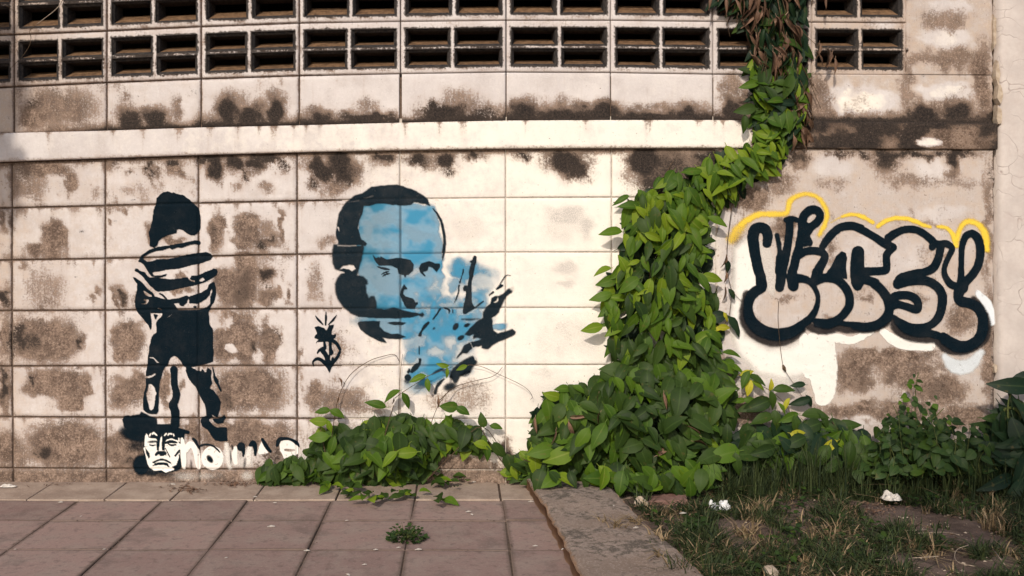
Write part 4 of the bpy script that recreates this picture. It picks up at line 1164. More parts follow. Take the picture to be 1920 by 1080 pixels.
g.poly(cE([(820,600),(900,560),(950,545),(985,630),(925,700),(905,755),(780,800),(745,880),(710,885),(650,800),(690,700),(770,640)]), soft=4, a=.92)
g.line(cE([(900,400,5),(930,470,6),(960,600,6)]), soft=1, a=-.8)
g.ell(*cE([(660,920)])[0], 13, 8, -15, soft=5, a=.8)
g.line(cE([(590,825,8),(540,870,20),(500,930,18),(485,1000,16)]), soft=2, a=.85)
g.line(cE([(450,770,10),(510,735,20),(580,705,10)]), soft=3, a=.7)
g.ell(*cE([(728,205)])[0], 5, 7.5, 35, soft=1.6, a=.9)
g.ell(*cE([(860,188)])[0], 6, 3, -25, soft=1.7)
g.ell(*cE([(788,338)])[0], 7, 4, -35, soft=1.7)
g.ell(*cE([(465,225)])[0], 3, 2, -45, soft=1.2, a=.7)
g.line(cE([(405,155,14),(355,205,20),(318,260,10),(300,305,18)]), soft=1)
g.line(cE([(295,440,4),(292,490,7),(290,530,4)]), soft=.8)
g.line(cE([(300,595,16),(300,640,14),(255,680,34),(210,735,20)]), soft=1)
g.line(cE([(165,745,16),(175,710,10)]), soft=1)
g.ell(*cE([(158,812)])[0], 6.5, 6.5, 0, soft=2)
g.ell(*cE([(150,850)])[0], 6, 6, 0, soft=4, a=.6)
g.line(cE([(800,115,10),(900,118,14),(1000,112,10)]), soft=3, a=.7)
g.build('black_paint', M['dry_black'], fc, .0034); fc.done()

# ---------- the throw-up on the right
tu = painting('graffiti_lettering', 'bubble graffiti lettering in black outline with yellow and white highlights')
cF = lambda p: T(1370, 360, 6.752, p)
cG = lambda p: T(1600, 380, 6.75, p)
cH = lambda p: T(1370, 490, 6.354, p)
cI = lambda p: T(1600, 500, 6.0, p)
g = Print(1362, 425, 1866, 785, 2.4, WHT, 1.6, 51)
g.poly([(1374, 466), (1404, 440), (1418, 450), (1424, 540), (1400, 560), (1388, 600), (1398, 628), (1440, 652), (1480, 648), (1512, 628), (1520, 700), (1470, 712), (1420, 700), (1380, 660), (1366, 610), (1372, 540)], soft=15, a=.95)
for q in [[(1418, 450), (1440, 450), (1462, 520), (1450, 560), (1430, 540)]]: g.poly(q, soft=5, a=.5)
g.line([(1506, 632, 9), (1508, 680, 10), (1514, 700, 9)], soft=2)
g.line([(1523, 632, 10), (1528, 700, 12), (1538, 750, 10)], soft=1.6)
g.line([(1540, 634, 10), (1545, 700, 12), (1545, 752, 8)], soft=1.6)
g.line([(1556, 645, 9), (1560, 690, 9), (1557, 735, 8), (1550, 752, 6)], soft=2, a=.9)
g.poly([(1500, 636), (1562, 640), (1566, 720), (1548, 756), (1530, 752), (1514, 700)], soft=3, a=.9)
g.line([(1553, 630, 8), (1572, 634, 9), (1596, 637, 8), (1633, 621, 6)], soft=1.4)
g.line([(1654, 621, 7), (1672, 636, 10), (1700, 646, 10), (1744, 648, 9)], soft=1.6)
g.line([(1770, 668, 7), (1788, 686, 14), (1815, 685, 14), (1838, 660, 7)], soft=5, a=.75, tint=(.62, .68, .74))
g.line([(1832, 550, 6), (1850, 572, 9), (1858, 605, 6)], soft=2, a=.9, tint=(.70, .74, .78))
g.poly([(1462, 700), (1500, 690), (1516, 740), (1480, 740), (1440, 720)], soft=12, a=.5)
g.build('white_paint', M['white_paint'], tu, .0016)

g = Print(1355, 355, 1866, 480, 2.2, (.80, .55, .06), 1.2, 55)
g.line(cF([(0,580,36),(60,480,48),(120,420,40)]), soft=6, a=.7)
g.line(cF([(120,420,40),(180,370,46),(330,290,40),(500,278,40),(670,272,36),(716,225,34),(740,120,38),(820,55,34),(950,25,30),(1080,60,30),(1170,160,34),(1210,280,34),(1190,400,34),(1140,490,32),(1112,545,24)]), soft=5.5, a=.84)
g.line(cF([(0,600,70),(80,500,70),(180,400,50)]), soft=9, a=.6)
g.line(cF([(1260,390,12),(1330,345,14),(1400,312,18)]), soft=2, a=.55)
g.line(cF([(1400,312,20),(1520,285,24),(1680,310,26)]) + cG([(60,165,26),(150,200,27),(235,250,28)]), soft=3.6, a=.9)
g.line(cG([(300,302,26),(350,260,28),(420,220,28),(520,197,28),(650,200,28),(780,240,28),(870,280,27),(960,305,22)]), soft=3.6, a=.9)
g.line(cG([(1060,305,24),(1150,312,24),(1220,360,28),(1265,440,36),(1290,540,34)]), soft=3.6, a=.9)
g.line(cG([(1290,540,34),(1315,400,34),(1370,285,36),(1460,235,36),(1560,270,40),(1630,350,44),(1665,450,48),(1678,590,36)]), soft=5.5, a=.9)
g.build('yellow_paint', M['yellow_paint'], tu, .0024)

g = Print(1375, 475, 1866, 670, 2.2, (.024, .020, .020), 1.4, 58)
for q in [cH([(190,400,60),(160,540,62),(170,690,74),(255,815,86),(400,900,92),(560,925,92),(710,885,82),(830,810,60)]),
          cH([(920,770,50),(1010,800,60),(1150,810,60),(1290,760,50)]), cH([(1250,790,40),(1400,800,60),(1560,790,60)]) ,
          cI([(-40,690,50),(120,700,50),(250,680,50),(360,620,50)]), cI([(450,580,40),(470,680,60),(600,760,70),(760,790,70),(880,790,70)]),
          cI([(930,820,50),(1040,900,70),(1180,930,70),(1320,890,70),(1440,800,70),(1480,690,60),(1470,560,50),(1410,440,40),(1340,360,36)])]:
    g.line(q, soft=4.5, a=.84)
g.build('faded_black_paint', M['soft_black'], tu, .0032)

g = Print(1375, 375, 1866, 670, 1.8, BLK, .7, 61)
S = 1.25
g.line(cF([(450,650,56),(460,560,62),(432,480,66),(370,450,68),(300,475,72),(276,560,72),(285,690,70),(312,850,66),(345,1000,64)]) + cH([(340,150,60),(362,285,66)]), soft=S)
g.line(cF([(575,545,32),(600,660,32),(610,760,32),(625,850,60)]), soft=2.2, a=.88)
g.line(cF([(690,352,36),(760,335,34),(830,355,30)]), soft=S)
g.line(cF([(738,370,50),(728,550,50),(705,700,52),(668,850,62),(630,1000,66)]) + cH([(590,180,62),(572,308,54)]), soft=S)
g.line(cF([(590,830,30),(600,1000,50)]), soft=S)
g.poly(cF([(855,330),(1000,400),(930,440),(1000,480),(960,560),(1020,670),(880,700),(830,640)]), soft=S)
g.line(cF([(985,640,44),(930,560,62),(905,480,60),(895,380,58),(925,290,56),(995,232,56),(1070,228,54),(1118,275,50),(1112,340,52),(1060,400,52),(1000,450,52),(950,520,56)]), soft=S)
g.line(cF([(895,420,50),(880,560,52),(850,700,52),(815,820,54),(790,940,56),(760,1060,56)]) + cH([(735,80,52),(715,170,56),(735,285,66)]), soft=S)
g.line(cF([(850,800,48),(950,748,48),(1090,745,50),(1175,790,46),(1165,870,52),(1110,960,60),(1075,1050,60)]) + cH([(1010,120,52),(990,200,48)]), soft=S)
g.line(cF([(1150,690,44),(1210,600,50),(1300,505,52),(1400,440,52),(1530,428,52),(1640,460,50)]) + cG([(30,310,48),(130,360,48),(260,435,48),(380,515,52),(490,565,50)]), soft=S)
g.line(cG([(490,565,48),(420,640,48),(405,720,46),(408,830,50),(350,860,52),(150,868,52)]), soft=S)
g.poly(cF([(1320,810),(1390,748),(1440,765),(1462,830),(1448,930),(1460,1100),(1180,1040),(1260,940)]), soft=S)
g.line(cF([(1600,760,80),(1592,900,88),(1590,1060,88)]) + cH([(1500,130,84),(1500,230,80),(1500,290,56)]), soft=S)
g.poly(cG([(120,800),(60,560),(0,700),(0,1000),(140,960)]), soft=S)
g.line(cH([(365,315,52),(290,355,62),(222,430,60),(200,540,54),(228,655,50),(305,750,48),(420,815,46),(565,838,44),(705,815,46),(835,752,50),(945,665,48),(1012,545,34),(1028,420,28),(995,325,30),(935,245,38),(850,205,46),(770,205,56),(715,235,50),(740,295,58)]), soft=2.6)
g.line(cH([(1000,240,50),(1060,205,54),(1140,192,54),(1255,220,52),(1345,300,52),(1398,400,52),(1402,510,52),(1350,610,50),(1260,690,46),(1150,722,42),(1000,712,36)]), soft=2.6)
g.line(cG([(60,960,60),(150,975,58),(260,1010,56)]) + cI([(215,180,54),(310,265,52),(375,365,54),(392,470,50),(355,565,48),(260,635,40),(130,660,36),(0,650,34)]) , soft=2.6)
g.line(cI([(0,650,34),(-100,640,30),(-215,620,22)]), soft=2.6)
g.line(cG([(1095,560,50),(1060,700,52),(1000,820,54),(890,875,52),(740,905,54),(600,950,60),(550,1010,62)]), soft=S)
g.line(cI([(490,190,60),(570,165,58),(700,150,54),(820,160,52),(925,220,52),(985,315,52),(985,430,52),(955,545,50),(885,635,46),(780,680,44),(650,678,42),(540,630,38),(440,560,22)]), soft=S)
g.line(cI([(800,740,40),(900,760,46),(1000,800,40)]), soft=2.6, a=.95)
g.line(cG([(430,450,54),(520,385,50),(640,338,46),(780,342,46),(900,405,46),(1000,500,50),(985,560,44)]), soft=S)
g.line(cG([(1010,520,50),(1090,525,46),(1170,520,46),(1235,575,38),(1210,650,36),(1155,760,34),(1138,860,34),(1160,950,40),(1220,1030,48),(1300,1060,48)]), soft=S)
g.line(cG([(1330,1060,44),(1350,920,42),(1350,800,37),(1353,650,37),(1372,510,42),(1420,415,46),(1500,392,50),(1570,470,54),(1592,620,54),(1568,780,54),(1500,900,54),(1400,1010,56)]) + cI([(1220,230,62)]), soft=S)
g.line(cI([(410,400,56),(460,335,52),(570,318,46),(670,345,48),(715,415,46),(700,480,46),(600,450,42),(500,425,44),(410,440,50)]), soft=S)
g.line(cI([(410,400,40),(395,480,50),(380,580,46)]), soft=S)
g.line(cI([(1190,240,68),(1165,330,54),(1195,385,58),(1300,410,58),(1395,470,56),(1442,580,56),(1435,710,58),(1380,820,58),(1280,880,56),(1180,880,54),(1080,835,52),(1000,780,46)]), soft=S, a=.98)
for q in [cH([(178,560,45),(198,670,55),(278,790,62),(415,862,66),(565,884,66),(710,860,60),(835,792,46)]), cH([(1010,752,38),(1150,764,46),(1270,720,44)]), cH([(1390,742,26),(1560,756,30)]), cI([(0,674,38),(130,688,44),(270,660,44),(350,612,38)]), cI([(470,610,34),(560,692,50),(680,738,56),(800,742,56)]), cI([(1010,832,50),(1150,908,58),(1290,895,58),(1412,805,56),(1464,690,48)])]:
    g.line(q, soft=6, a=.86)
g.build('black_outline', M['black_paint'], tu, .0040); tu.done(3)
# ------------------------------------------------------------------ pavement
pav = empty('pavement', (0, -2.0, 0), kind='structure')
prng = random.Random(11)
def slab_piece(name, x0, x1, y0, y1, mat, z, th=.05, gap=.0014, tilt=.0016, inset=.022):
    bx, by = .0035, .0035
    a0, a1, b0, b1 = x0 + gap, x1 - gap, y0 + gap, y1 - gap
    w = [prng.uniform(-.0022, .0022) for _ in range(8)]
    low = [(a0 + w[0], b0 + w[1]), (a1 + w[2], b0 + w[3]), (a1 + w[4], b1 + w[5]), (a0 + w[6], b1 + w[7])]
    cx, cy = (x0 + x1) / 2, (y0 + y1) / 2
    tx, ty = prng.uniform(-tilt, tilt), prng.uniform(-tilt, tilt)
    zz = lambda x, y: z + tx * (x - cx) / .15 + ty * (y - cy) / .15
    V = []; wr = []
    def ring(ins, dz, wv):
        for (x, y) in low:
            sx = x + (ins if x < cx else -ins); sy = y + (ins if y < cy else -ins)
            V.append((sx - pav.location.x, sy - pav.location.y, zz(sx, sy) + dz)); wr.append((wv, 0, 0))
    ring(0, -th, 1); ring(0, -.0022, 1); ring(.0024, 0, .95); ring(inset, 0, .05)
    F = []
    for r in range(3):
        for k in range(4):
            F.append((r * 4 + k, r * 4 + (k + 1) % 4, r * 4 + 4 + (k + 1) % 4, r * 4 + 4 + k))
    F.append((12, 13, 14, 15))
    me = mesh_from(name, V, F, [mat]); add_col(me, 'wear', wr)
    return new_obj(name, me, pav)

colsx = [-3.26, -2.95, -2.64, -2.34, -2.03, -1.72, -1.41, -1.10, -.79, -.483, -.181, .1417, .44]
rows_z = [3.787, 3.526, 3.206, 2.893, 2.58, 2.27, 1.96, 1.65, 1.34, 1.03, .72, .41, .10, -.21, -.52]
for r in range(len(rows_z) - 1):
    y0, y1 = rows_z[r + 1] - CAM_D, rows_z[r] - CAM_D
    for c in range(len(colsx) - 1):
        slab_piece('paving_tile', colsx[c], colsx[c + 1], y0, y1, M['tile'], prng.uniform(-.0015, .0015))
sx = [-3.2, -2.9, -2.6, -2.28, -1.97, -1.60, -1.315, -1.075, -.77, -.47, -.18, .135, .44, .75]
for c in range(len(sx) - 1):
    slab_piece('edging_slab', sx[c], sx[c + 1], 3.787 - CAM_D, .02, M['strip'], .002, gap=.0022)
me = mesh_from('joint_soil', [(-3.3, -2.6, -.0045), (.50, -2.6, -.0045), (.50, 2.05, -.0045), (-3.3, 2.05, -.0045)], [(0, 1, 2, 3)], [M['mortar']])
new_obj('joint_soil', me, pav)

# ------------------------------------------------------------------ raised concrete slab beside the tiles
def slab_obj():
    z = .045
    L = [(985, 893), (1000, 914), (1028, 958), (1062, 1022), (1092, 1083), (1160, 1200), (1260, 1400)]
    R = [(1120, 899), (1148, 912), (1205, 972), (1272, 1030), (1330, 1082), (1440, 1200), (1640, 1400)]
    n = 60
    def along(P, t):
        q = np.array([G3(x, y, z)[:2] for x, y in P])
        d = np.r_[0, np.cumsum(np.hypot(*np.diff(q, axis=0).T))]; d /= d[-1]
        return np.interp(t, d, q[:, 0]), np.interp(t, d, q[:, 1])
    t = np.linspace(0, 1, n); m = 26
    lx, ly = along(L, t); rx, ry = along(R, t)
    o = G3(1150, 1000, 0)
    V = []; E = []
    for i in range(n):
        for j in range(m):
            s = j / (m - 1)
            x = lx[i] + (rx[i] - lx[i]) * s; y = ly[i] + (ry[i] - ly[i]) * s
            ed = min(j, m - 1 - j, i * 1.0)
            wob = .010 * (float(vnoise(np.array(y * 38), np.array(s * 3 + 1), 8)) - .5) * (1 if ed < 1 else .3)
            zz = z + (float(fbm(np.array(x * 7), np.array(y * 7), 5, 3)) - .5) * .012 + (float(fbm(np.array(x * 34), np.array(y * 34), 6, 3)) - .5) * .005
            if ed < 1: zz -= .007 + .006 * float(vnoise(np.array(x * 60), np.array(y * 60), 9))
            V.append((x + wob - o[0], y - o[1], zz)); E.append(1.0 if ed < 1 else (.35 if ed < 2 else 0))
    idx = np.arange(n * m).reshape(n, m)
    F = [(idx[i, j], idx[i + 1, j], idx[i + 1, j + 1], idx[i, j + 1]) for i in range(n - 1) for j in range(m - 1)]
    rim = list(idx[0, :]) + list(idx[1:, -1]) + list(idx[-1, -2::-1]) + list(idx[-2:0:-1, 0])
    b = []
    for r in rim:
        x, y, zz = V[r]; V.append((x, y, -.02)); E.append(.9); b.append(len(V) - 1)
    for k in range(len(rim)): F.append((rim[k], b[k], b[(k + 1) % len(rim)], rim[(k + 1) % len(rim)]))
    me = mesh_from('concrete_slab', V, F, [M['slab']], True)
    me.flip_normals()
    add_flt(me, 'edge', E)
    ob = new_obj('concrete_slab', me, None, 'rough mossy concrete slab lying between the red tiles and the grass', 'concrete slab')
    ob.location = (o[0], o[1], 0)
    bpy.context.view_layer.update()
slab_obj()

# ------------------------------------------------------------------ bare soil on the right
def soil_z(x, y):
    return .006 + (fbm(x * 3.1, y * 3.1, 21, 4) - .45) * .05 + (fbm(x * 17, y * 17, 22, 3) - .5) * .016
xs = np.linspace(.28, 4.2, 150); ys = np.linspace(-4.6, .02, 170)
X, Y = np.meshgrid(xs, ys)
lim = np.interp(Y, [-4.6, -1.2, -.7, -.1, 0], [.75, .42, .36, .30, .28])
Z = soil_z(X, Y) * sstep(-.02, .12, X - lim) - .03 * (1 - sstep(-.06, .05, X - lim)) - .004
V = np.stack([X.ravel(), Y.ravel(), Z.ravel()], 1)
idx = np.arange(X.size).reshape(X.shape)
F = [(idx[i, j], idx[i, j + 1], idx[i + 1, j + 1], idx[i + 1, j]) for i in range(len(ys) - 1) for j in range(len(xs) - 1)]
new_obj('soil_ground', mesh_from('soil_ground', V, F, [M['dirt']], True), kind='structure')
# ------------------------------------------------------------------ plants
def leaf_shape(width=.46, fold=.25, droop=.25, tip=1.0, wave=.0, n=6, curl=0.0, seed=0):
    """a leaf of unit length along +X, face +Z; returns verts, faces, rib."""
    r = random.Random(seed)
    V, F, R = [], [], []
    ts = [0, .10, .26, .45, .64, .82, 1.0][:n + 1]
    for i, t in enumerate(ts):
        w = width * .5 * (math.sin(math.pi * min(1, t ** (.82 * tip))) ** .85) if 0 < t < 1 else .012
        z0 = -droop * t * t + .05 * math.sin(t * 3)
        wv = wave * math.sin(i * 2.1 + seed)
        y0 = .04 * math.sin(t * 2.5 + seed)
        if curl:
            up = curl * w
            V += [(t, y0 - w * (1 - curl * .55), z0 + up + wv), (t, y0, z0), (t, y0 + w * (1 - curl * .55), z0 + up - wv)]
        else:
            V += [(t, y0 - w, z0 + fold * w + wv), (t, y0, z0), (t, y0 + w, z0 + fold * w - wv)]
        R += [1, 0, 1]
    for i in range(len(ts) - 1):
        a = 3 * i; b = a + 3
        F += [(a, a + 1, b + 1, b), (a + 1, a + 2, b + 2, b + 1)]
    # petiole
    k = len(V)
    V += [(-.14, -.010, .03), (-.14, .010, .03), (.02, .012, .004), (.02, -.012, .004)]; R += [0] * 4
    F.append((k, k + 3, k + 2, k + 1))
    return V, F, R

SHAPES = {}
def add_shapes(kind, specs):
    SHAPES[kind] = [leaf_shape(seed=i * 13 + len(kind), **s) for i, s in enumerate(specs)]
add_shapes('vine', [dict(width=.44, fold=.34, droop=.18), dict(width=.50, fold=.2, droop=.34, wave=.012), dict(width=.40, fold=.52, droop=.12, wave=.02), dict(width=.54, fold=.26, droop=.28, tip=.9), dict(width=.36, fold=.44, droop=.4, wave=.015), dict(width=.46, fold=-.12, droop=.36, wave=.03), dict(width=.42, fold=.62, droop=.26)])
add_shapes('round', [dict(width=.58, fold=.26, droop=.2, tip=.95), dict(width=.52, fold=.36, droop=.3, wave=.02), dict(width=.62, fold=.18, droop=.26, tip=.9, wave=.02), dict(width=.48, fold=.46, droop=.16), dict(width=.54, fold=-.1, droop=.34, wave=.03), dict(width=.50, fold=.58, droop=.3)])
add_shapes('dead', [dict(width=.42, fold=.9, droop=.5, curl=1.4, wave=.03), dict(width=.5, fold=.8, droop=.2, curl=1.1, wave=.05), dict(width=.36, fold=1, droop=.7, curl=1.6), dict(width=.46, curl=.8, droop=.9, wave=.06)])
add_shapes('broad', [dict(width=.34, fold=.25, droop=.35, wave=.01), dict(width=.40, fold=.2, droop=.25), dict(width=.30, fold=.35, droop=.55)])
add_shapes('weed', [dict(width=.72, fold=.12, droop=.12, tip=.85), dict(width=.62, fold=.2, droop=.2, tip=.85), dict(width=.8, fold=.1, droop=.1, tip=.8)])
LEAFMESH = {}
def leaf_mesh(kind, i, mat):
    key = (kind, i, mat)
    if key not in LEAFMESH:
        v, f, r = SHAPES[kind][i]
        me = mesh_from('leaf', v, f, [M[mat]], True)
        add_flt(me, 'rib', r); add_flt(me, 'rnd', [0] * len(r))
        LEAFMESH[key] = me
    return LEAFMESH[key]

class Foliage:
    """collects leaves of one plant: the ones that show largest become parts, the rest one joined part."""
    def __init__(self, root, limit=300):
        self.root, self.items, self.limit = root, [], limit
    def add(self, pos, t, n, L, kind, mat, r, pri):
        t = Vector(t).normalized(); n = Vector(n); n = (n - t * n.dot(t))
        if n.length < 1e-3: n = Vector((0, 0, 1)) - t * t.z
        n.normalize(); s = n.cross(t)
        mtx = Matrix(((t.x * L, s.x * L, n.x * L, pos[0]), (t.y * L, s.y * L, n.y * L, pos[1]), (t.z * L, s.z * L, n.z * L, pos[2]), (0, 0, 0, 1)))
        self.items.append((pri, mtx, kind, r.randrange(len(SHAPES[kind])), mat, r.random()))
    def at_pixel(self, px, py, d, ang, L, kind, mat, r, out=.3, up=.45, roll=.55, pri=None):
        """ang: direction of the tip in the picture, degrees clockwise from 'right' (90 = down)."""
        a = math.radians(ang)
        t = Vector((math.cos(a), -out, -math.sin(a))).normalized()
        n = Vector((r.uniform(-roll, roll), -1, up + r.uniform(-.45, .45)))
        p = Vector(W3(px, py, d)) - t * L * .5
        self.add(p, t, n, L, kind, mat, r, d * 10 + L * 4 if pri is None else pri)
    def build(self, stuff_name='leaves'):
        self.items.sort(key=lambda q: -q[0])
        loc = Vector(self.root.location)
        sh = Matrix.Translation(-loc)
        for it in self.items[:self.limit]:
            o = bpy.data.objects.new('leaf', leaf_mesh(it[2], it[3], it[4]))
            COL.objects.link(o); o.parent = self.root; o.matrix_basis = sh @ it[1]
        rest = self.items[self.limit:]
        if rest:
            mats = sorted(set(i[4] for i in rest))
            VV, FF, RR, NN, MI = [], [], [], [], []
            for it in rest:
                v, f, r = SHAPES[it[2]][it[3]]
                m = np.array(sh @ it[1]); k = sum(len(a) for a in VV)
                VV.append(np.array(v) @ m[:3, :3].T + m[:3, 3]); FF += [tuple(q + k for q in ff) for ff in f]
                RR += r; NN += [it[5]] * len(r); MI += [mats.index(it[4])] * len(f)
            me = mesh_from(stuff_name, np.concatenate(VV), FF, [M[q] for q in mats], True, MI)
            add_flt(me, 'rib', RR); add_flt(me, 'rnd', NN)
            new_obj(stuff_name, me, self.root, kind='stuff')

def tube(pts, rad, sides=5):
    P = [Vector(p) for p in pts]; V = []; F = []
    n = len(P)
    for i, p in enumerate(P):
        d = (P[min(i + 1, n - 1)] - P[max(i - 1, 0)]).normalized()
        u = d.cross(Vector((0, 1, .3))).normalized(); w = d.cross(u)
        rr = rad[i] if isinstance(rad, (list, tuple)) else rad
        for k in range(sides):
            a = 2 * math.pi * k / sides
            V.append(p + (u * math.cos(a) + w * math.sin(a)) * rr)
    for i in range(n - 1):
        for k in range(sides):
            a = i * sides + k; b = i * sides + (k + 1) % sides
            F.append((a, b, b + sides, a + sides))
    F.append(tuple(range(sides - 1, -1, -1))); F.append(tuple(range((n - 1) * sides, n * sides)))
    return V, F

def stem(root, pix, r0, r1=None, mat='stem', name='stem', d=None, n=5):
    """a stem through photo pixels (px, py, distance from the wall)."""
    S = smooth_line(pix, n, -1)
    pts = [Vector(W3(p[0], p[1], p[2])) - Vector(root.location) for p in S]
    r1 = r0 if r1 is None else r1
    rad = [r0 + (r1 - r0) * i / (len(pts) - 1) for i in range(len(pts))]
    V, F = tube(pts, rad)
    return new_obj(name, mesh_from(name, V, F, [M[mat]], True), root)

def inside(poly, x, y):
    c = False; n = len(poly); j = n - 1
    for i in range(n):
        xi, yi = poly[i]; xj, yj = poly[j]
        if (yi > y) != (yj > y) and x < (xj - xi) * (y - yi) / (yj - yi) + xi: c = not c
        j = i
    return c
def edge_dist(poly, x, y):
    best = 1e9; n = len(poly)
    for i in range(n):
        ax, ay = poly[i]; bx, by = poly[(i + 1) % n]
        ex, ey = bx - ax, by - ay
        t = max(0, min(1, ((x - ax) * ex + (y - ay) * ey) / (ex * ex + ey * ey + 1e-9)))
        best = min(best, math.hypot(x - ax - t * ex, y - ay - t * ey))
    return best

def fill(fol, poly, n, r, kind, Lpx, mats, depth=(.02, .10), bulge=60, ang=(90, 40), out=(.1, .5), mind=9, holes=(), up=.45, center=None):
    xs = [p[0] for p in poly]; ys = [p[1] for p in poly]
    pts = []; tries = 0
    while len(pts) < n and tries < n * 60:
        tries += 1
        x, y = r.uniform(min(xs), max(xs)), r.uniform(min(ys), max(ys))
        if not inside(poly, x, y): continue
        if any(inside(h, x, y) for h in holes): continue
        if any(abs(x - a) + abs(y - b) < mind for a, b in pts[-160:]): continue
        pts.append((x, y))
    cx = sum(xs) / len(xs)
    for (x, y) in pts:
        e = min(1.0, edge_dist(poly, x, y) / bulge)
        d = depth[0] + (depth[1] - depth[0]) * (e ** .7) * r.uniform(.35, 1.0)
        c0 = cx if center is None else center(y)
        side = max(-1, min(1, (x - c0) / 90))
        a = ang[0] - side * 34 * (1 - .4 * e) + r.gauss(0, ang[1])
        L = (Lpx[0] + (Lpx[1] - Lpx[0]) * r.betavariate(1.6, 1.7)) / PPM
        u = r.random()
        acc = 0
        for mname, wgt in mats(x, y, e):
            acc += wgt
            if u <= acc: break
        fol.at_pixel(x, y, d, a, L, kind, mname, r, r.uniform(*out), up)

# ---------- the big climbing vine
vr = random.Random(21)
vine = empty('climbing_vine', W3(1230, 905, .08), 'dense climbing vine of green leaves, a leafy column up the wall to the ledge', 'vine')
fol = Foliage(vine)
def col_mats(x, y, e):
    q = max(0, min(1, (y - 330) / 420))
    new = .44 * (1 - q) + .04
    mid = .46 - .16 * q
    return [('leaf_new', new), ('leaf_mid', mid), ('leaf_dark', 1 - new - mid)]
P_arm = [(1205, 395), (1215, 350), (1260, 328), (1310, 322), (1345, 296), (1390, 285), (1418, 262), (1440, 240), (1478, 262), (1470, 292), (1440, 322), (1412, 345), (1380, 372), (1345, 392), (1320, 405), (1260, 415)]
fill(fol, P_arm, 70, vr, 'vine', (30, 50), lambda x, y, e: [('leaf_deep', .6), ('leaf_dark', .4)], (.006, .03), 34, (85, 60), (.0, .3), 8, up=.2)  # back layer: dark leaf colour stands in for shade in the gaps
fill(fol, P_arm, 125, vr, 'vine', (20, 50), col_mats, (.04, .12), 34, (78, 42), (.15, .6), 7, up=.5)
P_col = [(1172, 395), (1205, 370), (1290, 355), (1330, 388), (1328, 420), (1322, 470), (1335, 540), (1338, 600), (1350, 650), (1358, 705), (1150, 705), (1140, 640), (1136, 580), (1142, 525), (1165, 480), (1180, 440)]
hole = [(1208, 622), (1232, 612), (1250, 605), (1262, 640), (1240, 652), (1214, 640)]
fill(fol, P_col, 190, vr, 'vine', (34, 58), lambda x, y, e: [('leaf_deep', .65), ('leaf_dark', .35)], (.006, .035), 60, (90, 60), (.0, .3), 9, [hole], up=.15)  # dark-coloured leaves behind, painting the shaded gaps of the column
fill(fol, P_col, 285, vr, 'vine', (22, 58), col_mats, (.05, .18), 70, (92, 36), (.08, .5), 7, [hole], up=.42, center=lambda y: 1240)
P_base = [(1150, 690), (1200, 680), (1345, 690), (1375, 740), (1372, 800), (1345, 850), (1330, 900), (1290, 912), (1190, 915), (1140, 905), (1060, 896), (1000, 900), (972, 880), (975, 850), (1005, 810), (1000, 790), (1030, 745), (1085, 738), (1125, 715)]
fill(fol, P_base, 200, vr, 'round', (36, 60), lambda x, y, e: [('leaf_deep', .7), ('leaf_dark', .3)], (.02, .10), 90, (90, 70), (.0, .4), 9, up=.3)  # darkest leaves at the back paint in the mound's inner shade
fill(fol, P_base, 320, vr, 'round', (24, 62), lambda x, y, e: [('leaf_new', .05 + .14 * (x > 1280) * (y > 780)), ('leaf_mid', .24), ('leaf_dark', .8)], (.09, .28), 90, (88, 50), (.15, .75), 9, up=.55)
fill(fol, [(1000, 892), (1140, 888), (1345, 880), (1335, 915), (1300, 928), (1190, 925), (1150, 908), (1000, 905)], 60, vr, 'round', (28, 50), lambda x, y, e: [('leaf_new', .14), ('leaf_mid', .4), ('leaf_dark', .6)], (.22, .36), 20, (80, 75), (.2, .9), 8, up=.8)
fill(fol, P_base, 12, vr, 'dead', (22, 40), lambda x, y, e: [('leaf_dead', 1)], (.16, .27), 60, (90, 60), (.1, .5), 30)
fill(fol, [(955, 888), (968, 862), (990, 842), (1012, 812), (1030, 860), (1020, 900), (965, 896)], 40, vr, 'round', (24, 46), lambda x, y, e: [('leaf_new', .1), ('leaf_mid', .35), ('leaf_dark', .6)], (.03, .12), 30, (110, 60), (.1, .6), 8, up=.5)
fill(fol, [(1000, 790), (1030, 742), (1090, 722), (1110, 740), (1060, 790)], 22, vr, 'round', (24, 44), lambda x, y, e: [('leaf_mid', .4), ('leaf_dark', .7)], (.03, .10), 30, (120, 60), (.1, .6), 8, up=.5)
